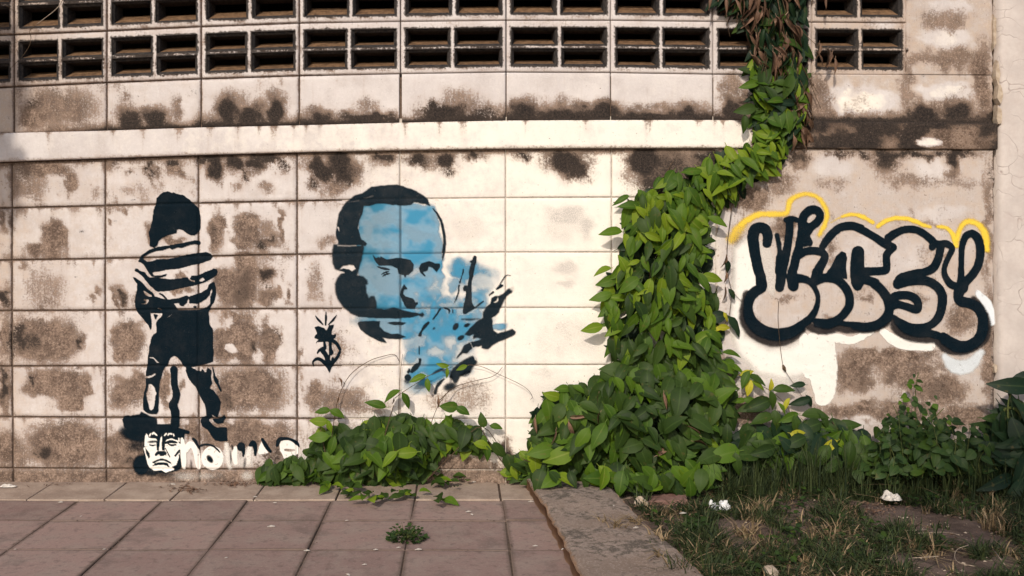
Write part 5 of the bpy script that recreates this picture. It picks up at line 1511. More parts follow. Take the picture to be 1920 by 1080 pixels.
# leaves standing clear of the column
for (x, y, a, L, m, d) in [(1145, 436, 178, 46, 'leaf_mid', .07), (1180, 385, 186, 42, 'leaf_mid', .08), (1165, 373, 160, 34, 'leaf_mid', .06), (1130, 507, 165, 36, 'leaf_new', .07), (1138, 528, 170, 40, 'leaf_mid', .06), (1128, 554, 172, 42, 'leaf_mid', .08), (1112, 616, 172, 40, 'leaf_new', .09),
                        (1170, 495, 250, 36, 'leaf_new', .09), (1134, 608, 180, 20, 'leaf_mid', .07), (1155, 690, 185, 52, 'leaf_dark', .12), (1055, 728, 190, 30, 'leaf_mid', .1), (1085, 730, 30, 26, 'leaf_mid', .1), (1035, 742, 200, 34, 'leaf_new', .12), (1320, 528, 60, 40, 'leaf_mid', .1), (1336, 520, 20, 38, 'leaf_new', .08), (1345, 415, 30, 40, 'leaf_mid', .07),
                        (1300, 318, 190, 40, 'leaf_mid', .06), (1262, 336, 184, 38, 'leaf_mid', .05), (1050, 852, 165, 60, 'leaf_new', .22), (1015, 846, 175, 50, 'leaf_mid', .2), (1210, 650, 95, 50, 'leaf_mid', .12), (1228, 608, 92, 58, 'leaf_mid', .15), (1280, 650, 2, 46, 'leaf_mid', .15), (1372, 662, 5, 34, 'leaf_mid', .07), (1340, 655, 25, 34, 'leaf_mid', .08), (1338, 632, 35, 40, 'leaf_mid', .09),
                        (1358, 690, 20, 40, 'leaf_mid', .08), (1300, 880, 50, 44, 'leaf_mid', .25)]:
    fol.at_pixel(x, y, d, a, L / PPM, 'vine' if y < 690 else 'round', m, vr, .25, .5)
fol.build()
for q, r0 in [([(1240, 905, .06), (1235, 800, .05), (1250, 700, .04), (1230, 600, .03), (1245, 500, .03), (1240, 420, .03), (1300, 360, .03), (1400, 320, .03), (1455, 260, .03), (1440, 200, .04)], .006),
              ([(1200, 905, .08), (1215, 780, .06), (1205, 660, .04), (1220, 540, .03), (1205, 430, .03)], .004), ([(1290, 905, .08), (1300, 760, .06), (1290, 640, .04), (1310, 520, .03), (1300, 400, .03)], .004),
              ([(1150, 897, .12), (1100, 830, .1), (1060, 770, .06), (1040, 740, .05)], .003), ([(1150, 380, .03), (1172, 372, .05), (1190, 385, .06)], .0015), ([(1225, 350, .02), (1245, 330, .01), (1262, 302, .008)], .0016)]:
    stem(vine, q, r0, r0 * .6)

# ---------- upper part: dark leaves and withered ones hanging over the vents
wr = random.Random(5)
wv = empty('withered_vine', W3(1450, 250, .05), 'tangle of withered brown leaves and dark stems hanging over the vent blocks', 'vine')
fol = Foliage(wv)
P_top = [(1330, -60), (1520, -60), (1515, 0), (1505, 40), (1508, 110), (1500, 150), (1470, 190), (1430, 170), (1410, 110), (1395, 60), (1370, 20), (1340, 6)]
P_mid = [(1405, 110), (1500, 110), (1512, 150), (1508, 230), (1490, 270), (1455, 280), (1425, 260), (1408, 220), (1412, 170)]
fill(fol, P_top, 130, wr, 'dead', (30, 52), lambda x, y, e: [('leaf_dead', .72), ('leaf_deep', .28)], (.03, .13), 50, (90, 24), (.0, .3), 6, up=.2)
fill(fol, P_top, 120, wr, 'vine', (36, 60), lambda x, y, e: [('leaf_deep', .8), ('leaf_dark', .2)], (.02, .09), 50, (92, 36), (.0, .4), 6, up=.35)
fill(fol, [(1440, 130), (1505, 130), (1530, 250), (1508, 268), (1480, 240), (1455, 190)], 58, wr, 'dead', (28, 44), lambda x, y, e: [('leaf_dead', .9), ('leaf_deep', .1)], (.03, .09), 30, (88, 26), (.0, .3), 6, up=.2)
fill(fol, P_mid, 150, wr, 'vine', (32, 52), lambda x, y, e: [('leaf_dark', .34), ('leaf_mid', .18 + .34 * (y > 210)), ('leaf_deep', .30), ('leaf_new', 1)], (.03, .11), 40, (95, 44), (.1, .6), 6, up=.5)
for (x, y, a, L, m) in [(1534, 95, 100, 30, 'leaf_dead'), (1540, 110, 60, 26, 'leaf_dead'), (1552, 108, 92, 34, 'leaf_dead'), (1556, 112, 110, 30, 'leaf_dead'), (1566, 124, 94, 30, 'leaf_dead'), (1330, 4, 95, 30, 'leaf_dead'), (1362, 10, 92, 34, 'leaf_dead'), (1385, 12, 70, 30, 'leaf_dead'), (1406, 8, 90, 34, 'leaf_dead'), (1382, 40, 100, 26, 'leaf_dead'), (1550, 4, 100, 26, 'leaf_dead'),
                        (1488, 82, 15, 44, 'leaf_dark'), (1456, 115, 160, 40, 'leaf_dark'), (1405, 160, 172, 40, 'leaf_mid'), (1395, 232, 95, 34, 'leaf_dark'), (1398, 205, 175, 40, 'leaf_dark'), (1520, 232, 92, 26, 'leaf_dead'), (1512, 250, 60, 30, 'leaf_dead'), (1490, 268, 85, 30, 'leaf_dead')]:
    fol.at_pixel(x, y, .08, a, L / PPM, 'dead' if m == 'leaf_dead' else 'vine', m, wr, .1, .3)
fol.build()
for k in range(26):
    x0 = wr.uniform(1380, 1510); x1 = wr.uniform(1425, 1500); x2 = x1 + wr.uniform(-30, 45)
    y2 = wr.uniform(150, 270)
    stem(wv, [(x0, -80, wr.uniform(.03, .1)), ((x0 + x1) / 2 + wr.uniform(-15, 15), 20, wr.uniform(.03, .1)), (x1, 110, wr.uniform(.02, .09)), (x2, y2, wr.uniform(.03, .08))], wr.choice([.0012, .0018, .003]), .001)
for q in [[(1500, 150, .06), (1518, 190, .07), (1524, 230, .06), (1512, 255, .06)], [(1505, 60, .05), (1530, 85, .07), (1535, 95, .07)], [(1530, 85, .07), (1556, 95, .08), (1566, 115, .08)], [(1362, 20, .07), (1364, 45, .08), (1369, 70, .08)]]:
    stem(wv, q, .0012, .0008)

# ---------- low creeper under the blue face
cr = random.Random(9)
lowc = empty('leafy_creeper', W3(730, 905, .08), 'low leafy creeper sprawling at the foot of the wall under the blue face', 'creeper')
fol = Foliage(lowc)
rmats = lambda x, y, e: [('leaf_new', .05), ('leaf_mid', .26), ('leaf_dark', .8)]
fill(fol, [(590, 885), (580, 845), (605, 815), (655, 812), (705, 795), (745, 785), (790, 800), (850, 795), (900, 812), (922, 832), (905, 850), (850, 838), (812, 850), (800, 890), (745, 918), (650, 915), (600, 900)], 240, cr, 'round', (24, 54), rmats, (.02, .17), 60, (88, 50), (.15, .75), 10, up=.6)
fill(fol, [(484, 892), (500, 875), (540, 868), (575, 868), (590, 890), (570, 905), (500, 905)], 34, cr, 'round', (28, 40), lambda x, y, e: [('leaf_mid', .15), ('leaf_dark', .9)], (.04, .13), 30, (90, 50), (.2, .7), 10, up=.6)
for (x, y, a, L, m, d) in [(605, 770, 185, 28, 'leaf_mid', .06), (632, 775, 25, 30, 'leaf_mid', .06), (598, 789, 185, 34, 'leaf_new', .08), (616, 800, 80, 24, 'leaf_new', .09), (598, 818, 180, 38, 'leaf_mid', .1), (735, 742, 150, 36, 'leaf_mid', .08), (762, 750, 60, 32, 'leaf_mid', .07), (783, 710, 165, 34, 'leaf_new', .05), (803, 722, 85, 26, 'leaf_mid', .05), (838, 699, 95, 20, 'leaf_new', .05), (866, 690, 160, 22, 'leaf_new', .05), (830, 684, 190, 24, 'leaf_new', .05),
                        (705, 757, 200, 40, 'leaf_mid', .08), (905, 788, 260, 28, 'leaf_dark', .1), (905, 835, 15, 34, 'leaf_new', .1), (930, 800, 10, 24, 'leaf_mid', .05), (760, 848, 180, 44, 'leaf_new', .2), (730, 860, 140, 38, 'leaf_new', .22), (842, 762, 185, 34, 'leaf_mid', .12), (868, 770, 30, 28, 'leaf_mid', .12), (935, 845, 60, 36, 'leaf_dark', .06), (912, 850, 80, 30, 'leaf_mid', .1), (955, 870, 70, 40, 'leaf_dark', .06),
                        (640, 715, 60, 16, 'leaf_dead', .03), (634, 750, 110, 14, 'leaf_dead', .03), (822, 755, 95, 20, 'leaf_dead', .06), (738, 752, 95, 12, 'leaf_dead', .04), (863, 768, 80, 16, 'leaf_dead', .1)]:
    fol.at_pixel(x, y, d, a, L / PPM, 'dead' if m == 'leaf_dead' else 'round' if y > 760 else 'vine', m, cr, .2, .5)
# runners lying on the pavement
for (x, y, n) in [(665, 922, 8), (700, 930, 7), (735, 928, 6), (775, 922, 7), (810, 935, 5), (830, 900, 9), (855, 905, 5), (640, 915, 6), (600, 905, 5)]:
    for k in range(n):
        p = G3(x + cr.uniform(-22, 22), y + cr.uniform(-8, 8), .02 + cr.uniform(0, .008))
        a = cr.uniform(0, 2 * math.pi)
        fol.add(p, (math.cos(a), math.sin(a), cr.uniform(-.1, .35)), (cr.uniform(-.3, .3), -.5, 1), cr.uniform(18, 31) / PPM, 'round', cr.choice(['leaf_mid', 'leaf_dark', 'leaf_dark', 'leaf_new']), cr, 4)
fol.build()
def E3(pts, d): return [(740 + u / 6.354, 580 + v / 6.354, dd) for (u, v), dd in zip(pts, d)]
for q, r0 in [([(618, 850, .08), (625, 800, .05), (634, 748, .03), (655, 705, .025), (690, 678, .02), (722, 667, .016), (740, 665, .012), (749, 678, .008)], .0016),
              ([(747, 780, .03), (748, 740, .02), (751, 700, .015), (755, 664, .02)], .0013),
              (E3([(0, 1060), (100, 985), (280, 870), (380, 805), (500, 750), (620, 712), (690, 680)], [.07, .06, .05, .045, .04, .04, .04]), .0013),
              (E3([(540, 1080), (620, 1000), (720, 925), (820, 888), (1000, 842), (1130, 812), (1220, 765), (1285, 685)], [.06, .05, .03, .03, .03, .03, .025, .02]), .0014),
              (E3([(870, 660), (960, 668), (1060, 690), (1220, 765), (1450, 870), (1580, 950), (1640, 1040), (1620, 1075)], [.03, .03, .03, .03, .03, .03, .03, .02]), .0012),
              ([(806, 800, .08), (822, 760, .06), (845, 728, .05)], .0014), ([(620, 905, .06), (610, 850, .07), (600, 800, .06)], .002), ([(700, 905, .06), (715, 840, .08), (738, 760, .06)], .0025), ([(800, 900, .06), (850, 850, .07), (905, 800, .06), (960, 880, .04)], .002), ([(900, 800, .06), (930, 850, .05), (960, 890, .05)], .0016)]:
    stem(lowc, q, r0, r0 * .7)

# ---------- trailing vine under the lettering
tr_ = random.Random(31)
tv = empty('trailing_vine', W3(1480, 880, .1), 'sparse trailing vine with a few yellow leaves below the bubble lettering', 'vine')
fol = Foliage(tv)
for (x, y, a, L, m, d) in [(1362, 682, 175, 34, 'leaf_mid', .06), (1380, 690, 20, 34, 'leaf_mid', .06), (1378, 700, 100, 30, 'leaf_dark', .06), (1374, 694, 40, 22, 'leaf_new', .06), (1398, 712, 120, 36, 'leaf_mid', .07), (1418, 712, 30, 40, 'leaf_dark', .06), (1405, 727, 110, 30, 'leaf_yellow', .07), (1422, 722, 35, 28, 'leaf_new', .07), (1400, 699, 340, 26, 'leaf_yellow', .06), (1445, 722, 280, 24, 'leaf_yellow', .06), (1470, 731, 355, 40, 'leaf_dark', .07), (1450, 750, 80, 34, 'leaf_dark', .08),
                        (1385, 752, 180, 28, 'leaf_mid', .06), (1408, 751, 5, 30, 'leaf_mid', .06), (1420, 758, 160, 56, 'leaf_dark', .08), (1398, 766, 170, 30, 'leaf_dark', .07), (1466, 766, 60, 26, 'leaf_mid', .08), (1473, 758, 130, 28, 'leaf_yellow', .08), (1372, 762, 60, 26, 'leaf_dark', .05),
                        (1430, 784, 175, 44, 'leaf_dark', .1), (1455, 786, 90, 34, 'leaf_dark', .1), (1480, 784, 160, 40, 'leaf_mid', .11), (1495, 800, 80, 40, 'leaf_dark', .12), (1530, 780, 0, 50, 'leaf_dark', .09), (1520, 798, 170, 44, 'leaf_dark', .12), (1545, 790, 60, 34, 'leaf_dark', .1), (1590, 800, 335, 48, 'leaf_dark', .08), (1500, 816, 10, 34, 'leaf_yellow', .16), (1554, 838, 150, 40, 'leaf_yellow', .18), (1575, 830, 40, 30, 'leaf_new', .16), (1596, 825, 280, 40, 'leaf_dark', .14), (1565, 820, 260, 30, 'leaf_mid', .15), (1540, 855, 130, 50, 'leaf_dark', .2), (1515, 862, 20, 50, 'leaf_dark', .22), (1590, 850, 5, 44, 'leaf_mid', .17), (1600, 858, 120, 60, 'leaf_dark', .18), (1700 + 95, 857, 335, 34, 'leaf_new', .2), (1785, 875, 15, 30, 'leaf_mid', .22), (1430, 845, 170, 50, 'leaf_dark', .2), (1400, 850, 190, 52, 'leaf_dark', .2), (1500, 840, 85, 46, 'leaf_dark', .18),
                        (1358, 850, 175, 60, 'leaf_mid', .22), (1330, 855, 170, 50, 'leaf_dark', .22), (1380, 870, 90, 40, 'leaf_dark', .24), (1362, 815, 100, 40, 'leaf_dark', .14), (1640, 862, 20, 50, 'leaf_dark', .2), (1560, 875, 160, 44, 'leaf_dark', .24)]:
    fol.at_pixel(x, y, d, a, L / PPM, 'round' if L > 40 else 'vine', m, tr_, .25, .55)
fill(fol, [(1340, 840), (1400, 815), (1470, 790), (1540, 795), (1610, 815), (1650, 860), (1600, 890), (1480, 890), (1360, 900)], 120, tr_, 'round', (38, 60), lambda x, y, e: [('leaf_mid', .12), ('leaf_dark', .45), ('leaf_deep', .6)], (.06, .22), 40, (85, 60), (.2, .8), 12, up=.6)
# dark dying leaves on the thin stem left of the lettering
for (x, y, a, L, m) in [(1360, 490, 100, 24, 'leaf_dead'), (1364, 500, 85, 26, 'leaf_deep'), (1362, 520, 95, 20, 'leaf_dead'), (1360, 552, 92, 30, 'leaf_dead'), (1372, 552, 60, 24, 'leaf_deep'), (1340, 595, 175, 44, 'leaf_deep'), (1362, 594, 60, 20, 'leaf_yellow'), (1380, 610, 50, 46, 'leaf_deep'), (1345, 618, 170, 20, 'leaf_yellow'), (1358, 614, 10, 24, 'leaf_yellow'), (1496, 722, 180, 30, 'leaf_deep'), (1500, 752, 165, 40, 'leaf_deep'), (1518, 752, 60, 26, 'leaf_deep')]:
    fol.at_pixel(x, y, .045, a, L / PPM, 'dead' if m == 'leaf_dead' else 'vine', m, tr_, .1, .4)
fol.build()
for q, r0 in [([(1375, 370, .05), (1368, 420, .02), (1363, 470, .02), (1366, 520, .03), (1371, 545, .035), (1367, 590, .03), (1352, 618, .03), (1335, 640, .04)], .0016), ([(1370, 540, .03), (1378, 552, .02), (1391, 566, .012)], .0012),
              ([(1460, 565, .012), (1459, 600, .014), (1463, 650, .014), (1468, 685, .016), (1472, 695, .02), (1490, 722, .02), (1510, 752, .025), (1532, 776, .03), (1570, 812, .05)], .0012),
              ([(1335, 660, .05), (1370, 692, .05), (1400, 712, .05), (1440, 730, .05), (1470, 755, .05), (1485, 780, .06)], .0016), ([(1345, 782, .05), (1380, 775, .05), (1420, 774, .05), (1450, 780, .06)], .0016), ([(1480, 890, .1), (1490, 830, .1), (1470, 770, .06)], .002), ([(1600, 890, .12), (1590, 840, .12), (1560, 790, .08)], .002)]:
    stem(tv, q, r0, r0 * .7)
V, F = tube([Vector(W3(1468, 684, .016)) - tv.location, Vector(W3(1470, 690, .018)) - tv.location, Vector(W3(1473, 697, .018)) - tv.location], [.003, .007, .003], 6)
new_obj('bud', mesh_from('bud', V, F, [M['stem']], True), tv)

# ---------- weed bush, broad-leaved plant
br = random.Random(41)
def ground_pt(px, py, z=.02): return G3(px, py, z)
bx, by, _ = G3(1725, 885)
bush = empty('weed_bush', (bx, by, .01), 'bushy dark weed with small round leaves, one tall shoot, beside the pale wall', 'weed')
fol = Foliage(bush, 0)
shoots = [((1725, 892), (1722, 700), .12, 0), ((1720, 890), (1690, 748), .14, 0), ((1728, 890), (1752, 752), .14, 0), ((1715, 890), (1672, 778), .16, 0), ((1735, 890), (1778, 780), .16, 0)]
for k in range(66):
    x0 = br.uniform(1630, 1845); y1 = br.uniform(790, 872) if br.random() < .75 else br.uniform(750, 800)
    shoots.append(((x0, 896), (x0 + br.gauss(0, 26) + (1725 - x0) * .15, y1 + abs(x0 - 1727) * .35), br.uniform(.06, .30), 1))
for (p0, p1, dd, low) in shoots:
    l = math.hypot(p1[0] - p0[0], p1[1] - p0[1]); m = max(3, int(l / 7)); bend = br.gauss(0, 9)
    pt = lambda q: (p0[0] + (p1[0] - p0[0]) * q + bend * math.sin(q * 3.1), p0[1] + (p1[1] - p0[1]) * q)
    for i in range(m):
        q = .12 + .88 * (i + br.random()) / m
        x, y = pt(q); sd = 1 if i % 2 else -1
        L = (br.uniform(11, 18) + (12 * br.random() if low else 6 * (1 - q))) * (1.15 - .4 * q)
        reach = L * .55 + (16 * (1 - q) * br.random())
        fol.at_pixel(x + sd * reach, y + br.gauss(0, 4), dd + br.uniform(-.03, .04), (20 if sd > 0 else 160) + br.gauss(0, 32), L / PPM, 'weed', br.choice(['leaf_weed', 'leaf_weed', 'leaf_dark']) if low or q < .7 else br.choice(['leaf_weed', 'leaf_dark', 'leaf_mid']), br, br.uniform(.1, .8), .6, .5)
    if low: stem(bush, [(*p0, dd), (*pt(.5), dd), (*p1, dd)], .0016, .0008, 'stem_green', n=3)
fol.build('foliage')
for q in [[(1725, 890, .18), (1722, 830, .15), (1716, 770, .12), (1718, 720, .10), (1722, 698, .10)], [(1722, 830, .15), (1690, 790, .14), (1675, 760, .14)], [(1720, 810, .15), (1755, 780, .16), (1770, 765, .16)], [(1724, 860, .2), (1780, 830, .2), (1810, 815, .2)], [(1724, 870, .2), (1680, 840, .2), (1655, 815, .2)]]:
    stem(bush, q, .0028, .0012, 'stem_green')
qx, qy, _ = G3(1905, 925)
bl = empty('broadleaf_plant', (qx, qy, .01), 'dark broad-leaved plant growing against the pale plastered wall', 'plant')
fol = Foliage(bl)
for (x, y, a, L, d, o) in [(1900, 722, 190, 80, .22, .2), (1925, 705, 340, 60, .2, .3), (1885, 800, 100, 70, .2, .4), (1892, 850, 215, 96, .24, .3), (1868, 820, 95, 60, .2, .3), (1915, 830, 80, 90, .26, .3), (1865, 865, 190, 90, .2, .3), (1850, 885, 200, 80, .24, .4), (1915, 890, 120, 90, .3, .4), (1875, 905, 170, 70, .32, .5), (1905, 765, 70, 60, .2, .2), (1930, 790, 60, 90, .24, .3), (1945, 850, 90, 100, .28, .3), (1960, 720, 300, 90, .2, .3), (1880, 780, 150, 44, .18, .2), (1850, 840, 250, 60, .16, .2), (1900, 925, 140, 70, .34, .5), (1835, 905, 190, 60, .26, .5), (1980, 820, 20, 120, .25, .3), (1990, 880, 60, 110, .28, .3)]:
    fol.at_pixel(x, y, d, a, L / PPM, 'broad', 'leaf_deep', br, o, .5)
fill(fol, [(1830, 920), (1842, 850), (1862, 785), (1900, 770), (1960, 770), (2010, 850), (2010, 930)], 125, br, 'broad', (46, 84), lambda x, y, e: [('leaf_deep', .8), ('leaf_weed', .2)], (.08, .28), 50, (90, 70), (.1, .7), 10, up=.55)
fol.build()
for q in [[(1905, 925, .25), (1895, 850, .22), (1890, 760, .2), (1905, 722, .2)], [(1905, 925, .25), (1920, 860, .24), (1930, 790, .22)], [(1905, 925, .25), (1875, 890, .22), (1860, 860, .2)]]:
    stem(bl, q, .005, .003, 'stem_green')
# curved leaf stalk looping against the pale wall
stem(bl, [(1872, 815, .14), (1872, 790, .16), (1884, 768, .18), (1902, 766, .2), (1914, 780, .2), (1918, 810, .2)], .006, .007, 'stem_green', 'stalk')

# ---------- weed between the tiles
wx_, wy_, _ = G3(762, 1012)
wd = empty('pavement_weed', (wx_, wy_, 0), 'small green weed sprouting from the joint between two tiles', 'weed')
fol = Foliage(wd, 0)
for k in range(230):
    rr = .062 * math.sqrt(br.random()); a = br.uniform(0, 2 * math.pi)
    hh = br.uniform(.006, .030) * (1.25 - rr / .062) + (.03 * br.random() if br.random() < .18 else 0)
    fol.add((wx_ + rr * math.cos(a) * 1.0, wy_ + rr * math.sin(a) * .8, hh), (math.cos(a + br.gauss(0, .8)), math.sin(a + br.gauss(0, .8)), br.uniform(-.2, .7)), (br.uniform(-.4, .4), br.uniform(-.6, .2), 1), br.uniform(.009, .019), 'weed', br.choice(['leaf_weed', 'leaf_weed', 'leaf_dark']), br, 1)
fol.build('foliage')
for k in range(14):
    a = br.uniform(0, 2 * math.pi); l = br.uniform(.03, .065)
    V, F = tube([Vector((0, 0, 0)), Vector((l * .5 * math.cos(a), l * .4 * math.sin(a), .018)), Vector((l * math.cos(a), l * .8 * math.sin(a), br.uniform(.02, .05)))], [.0012, .001, .0006], 4)
    new_obj('stem', mesh_from('stem', V, F, [M['stem_green']], True), wd)

# ------------------------------------------------------------------ grass
def soilz1(x, y): return float(soil_z(np.array(x), np.array(y)))
def blades(name, mat, spots, seed, kind='stuff'):
    r = random.Random(seed); V, F, R = [], [], []
    for (x, y, z, n, h, spread, lay) in spots:
        for k in range(n):
            a = r.uniform(0, 2 * math.pi); b = r.uniform(0, 1)
            l = h * r.uniform(.5, 1.25); lean = lay * r.uniform(.3, 1.1)
            px, py = x + math.cos(a) * spread * b, y + math.sin(a) * spread * b
            dx, dy = math.cos(a + r.gauss(0, .7)), math.sin(a + r.gauss(0, .7))
            w = r.uniform(.0013, .0032)
            sx_, sy_ = -dy * w, dx * w
            k0 = len(V); prev = None
            pts = []
            for s in (0, .45, .8, 1.0):
                bend = lean * s * s
                pts.append((px + dx * l * bend, py + dy * l * bend, z + l * (s - .45 * lean * s * s)))
            c = r.random()
            for i, p in enumerate(pts[:-1]):
                q = 1 - .25 * i
                V += [(p[0] - sx_ * q, p[1] - sy_ * q, p[2]), (p[0] + sx_ * q, p[1] + sy_ * q, p[2])]; R += [c, c]
            V.append(pts[-1]); R.append(c)
            F += [(k0, k0 + 1, k0 + 3, k0 + 2), (k0 + 2, k0 + 3, k0 + 5, k0 + 4), (k0 + 4, k0 + 5, k0 + 6)]
    me = mesh_from(name, V, F, [mat]); add_flt(me, 'rnd', R)
    return new_obj(name, me, kind=kind)
gr = random.Random(61)
bare = [[(1575, 945), (1700, 948), (1830, 985), (1895, 1015), (1880, 1032), (1740, 1022), (1640, 985)], [(1330, 985), (1380, 978), (1440, 1005), (1445, 1050), (1370, 1045)], [(1640, 1050), (1780, 1040), (1930, 1062), (1930, 1085), (1700, 1085)], [(1195, 930), (1305, 930), (1312, 962), (1225, 965)], [(1000, 880), (1150, 905), (1205, 968), (1275, 1030), (1340, 1085), (1000, 1085)]]
green, straw = [], []
def grow(px, py, n_scale=1.0):
    x, y, _ = G3(px, py); z = soilz1(x, y) - .006
    near = max(0, min(1, (960 - py) / 70))
    isb = any(inside(b, px, py) for b in bare)
    if isb and gr.random() > .07: return
    dens = float(fbm(np.array(px / 60), np.array(py / 26), 71, 3))
    if dens < .43 and gr.random() > .35 + near * .6: return
    h = (gr.uniform(.03, .06) + .05 * max(0, dens - .45) * 4 * gr.random()) + near * gr.uniform(.0, .07)
    if gr.random() < .15 - .08 * near + (.25 if dens < .47 else 0):
        straw.append((x, y, z, gr.randint(5, 11), h * 1.05, .020, gr.uniform(.9, 2.3)))
    else:
        green.append((x, y, z, gr.randint(8, 15), h, .022, gr.uniform(.5, 1.9)))
for k in range(2600):
    grow(gr.uniform(1195, 1960), 898 + 205 * gr.random() ** .9)
for k in range(700):       # beyond the frame
    x = gr.uniform(1.6, 4.0); y = gr.uniform(-3.5, -.05)
    if x < 1.9 and y > -1.1: continue
    green.append((x, y, soilz1(x, y) - .006, 9, gr.uniform(.04, .09), .02, .7))
for k in range(330):       # along the wall foot
    px = gr.uniform(1330, 1860); x = (px - VPX) / PPM * .97; y = -gr.uniform(.03, .3)
    green.append((x, y, soilz1(x, y) - .006, gr.randint(7, 13), gr.uniform(.09, .22), .018, gr.uniform(.2, .8)))
for (px, py, n) in [(1300, 922, 10), (1330, 925, 10), (1275, 935, 4), (1420, 975, 8), (1408, 1010, 8), (1480, 925, 8), (1490, 935, 6), (1860, 975, 10), (1790, 935, 8), (1840, 940, 7), (1630, 925, 7), (1560, 1010, 6), (1700, 930, 5), (1870, 1000, 6), (1440, 1030, 5), (1530, 1065, 7), (1600, 905, 6)]:
    for k in range(n):
        x, y, _ = G3(px + gr.uniform(-22, 22), py + gr.uniform(-9, 9)); straw.append((x, y, soilz1(x, y) - .004, gr.randint(8, 14), gr.uniform(.04, .085), .018, gr.uniform(.4, 1.4)))
blades('grass', M['grass'], green, 3)
# low broad-leaved weeds among the grass
gw = empty('ground_weeds', (1.6, -.5, 0), kind='stuff')
fol = Foliage(gw, 0)
for k in range(95):
    px, py = gr.uniform(1230, 1940), 900 + 180 * gr.random()
    if any(inside(b, px, py) for b in bare): continue
    x, y, _ = G3(px, py); z = soilz1(x, y)
    for i in range(gr.randint(7, 16)):
        a = gr.uniform(0, 6.28); rr = gr.uniform(0, .035)
        fol.add((x + rr * math.cos(a), y + rr * math.sin(a), z + gr.uniform(.004, .04)), (math.cos(a), math.sin(a), gr.uniform(-.2, .6)), (gr.uniform(-.4, .4), gr.uniform(-.7, .1), 1), gr.uniform(.010, .026), 'weed', gr.choice(['leaf_weed', 'leaf_dark', 'leaf_weed']), gr, 1)
fol.build('weed_leaves')
# straw lying on the slab edge
for (px, py, n) in [(1150, 985, 6), (1165, 988, 5), (1190, 978, 6), (1205, 980, 5), (1232, 1000, 3), (1250, 1010, 5), (1240, 1040, 3), (1130, 975, 3)]:
    for k in range(n):
        x, y, _ = G3(px + gr.uniform(-12, 12), py + gr.uniform(-4, 4), .05); straw.append((x, y, .047, gr.randint(2, 4), gr.uniform(.03, .055), .01, gr.uniform(1.3, 2.0)))
blades('dry_grass', M['straw'], straw, 5)

# ---------- leafy branch hanging just left of the view; its shade falls on the wall's left end
lr = random.Random(88)
hb = empty('hanging_branch', W3(-430, -100, .8), 'leafy branch hanging in front of the wall beyond its left end', 'branch')
fol = Foliage(hb)
fill(fol, [(-560, -480), (-335, -480), (-322, -250), (-316, 0), (-322, 60), (-345, 120), (-420, 150), (-520, 0)], 210, lr, 'vine', (44, 66), lambda x, y, e: [('leaf_dark', .7), ('leaf_mid', .3)], (.72, .92), 40, (90, 50), (.1, .6), 6, up=.4)
fol.build()
for q in [[(-480, -700, .9), (-430, -400, .85), (-390, -150, .82), (-360, 0, .8), (-340, 110, .8)], [(-430, -400, .85), (-370, -280, .82), (-340, -120, .8)]]:
    stem(hb, q, .006, .002)

# ---------- a small tree added unseen behind the camera's right to shade the grassy corner
tr2 = random.Random(101)
st = empty('added_shade_tree', (2.1, -4.9, -.02), 'small leafy tree added out of view in front of the wall to cast shade', 'tree')
V, F = tube([Vector(p) for p in [(0, 0, 0), (.02, .03, .6), (-.04, .10, 1.2), (-.12, .25, 1.7), (-.25, .5, 2.1)]], [.055, .048, .042, .034, .022], 10)
new_obj('trunk', mesh_from('trunk', V, F, [M['stem']], True), st)
for q in [[(-.12, .25, 1.7), (.2, .6, 1.95), (.5, .9, 2.1)], [(-.04, .1, 1.3), (-.5, .6, 1.8), (-1.0, 1.0, 2.1)], [(-.25, .5, 2.1), (-.5, .95, 2.25), (-.9, 1.3, 2.3)], [(-.25, .5, 2.1), (-.1, 1.0, 2.2), (.2, 1.3, 2.25)]]:
    V, F = tube([Vector(p) for p in q], [.026, .016, .008], 7)
    new_obj('limb', mesh_from('limb', V, F, [M['stem']], True), st)
fol = Foliage(st, 0)
for k in range(900):
    u, v = tr2.uniform(-.9, 1.3), tr2.uniform(-.62, .62)
    if (u / 1.0 - .2) ** 2 + (v / .62) ** 2 > 1.25 * (.75 + .5 * tr2.random()): continue
    if float(vnoise(np.array(u * 4.5), np.array(v * 4.5), 12)) < .30: continue
    p = (1.35 + u * .8, -3.72 + v * .8, 2.02 + tr2.uniform(-.1, .3))
    a = tr2.uniform(0, 6.28)
    fol.add(p, (math.cos(a), math.sin(a), tr2.uniform(-.6, .2)), (tr2.uniform(-.5, .5), tr2.uniform(-.5, .5), 1), tr2.uniform(.08, .14), 'vine', 'leaf_dark', tr2, 1)
fol.build('crown')
# ------------------------------------------------------------------ small things on the ground and the wall
sr = random.Random(77)
def lump(name, pos, rad, mat, label, cat, seed, flat=(1, 1, .6), sub=2, group=None, rough=.35, facet=True):
    r = random.Random(seed)
    bm = bmesh.new(); bmesh.ops.create_icosphere(bm, subdivisions=sub, radius=1)
    for v in bm.verts:
        q = v.co.copy()
        k = 1 + rough * (float(fbm(np.array(q.x * 1.6 + seed), np.array(q.y * 1.6 + q.z * 1.3), seed, 3)) - .5) * 2
        v.co = Vector((q.x * rad * flat[0] * k, q.y * rad * flat[1] * k, q.z * rad * flat[2] * k))
    me = bpy.data.meshes.new(name); bm.to_mesh(me); bm.free(); me.materials.append(mat)
    o = new_obj(name, me, None, label, cat, group)
    o.location = pos; o.rotation_euler = (r.uniform(-.2, .2), r.uniform(-.2, .2), r.uniform(0, 6))
    return o
def gp(px, py, z): 
    x, y, _ = G3(px, py, z); return (x, y, z)
lump('stone', gp(1203, 943, .022), .026, M['stone'], 'tan stone by the slab edge beside a broken red tile', 'stone', 3, (.9, .8, .8))
lump('stone', gp(1446, 1072, .022), .032, M['stone'], 'flat pale stone at the bottom edge of the grass', 'stone', 5, (1, .7, .35))
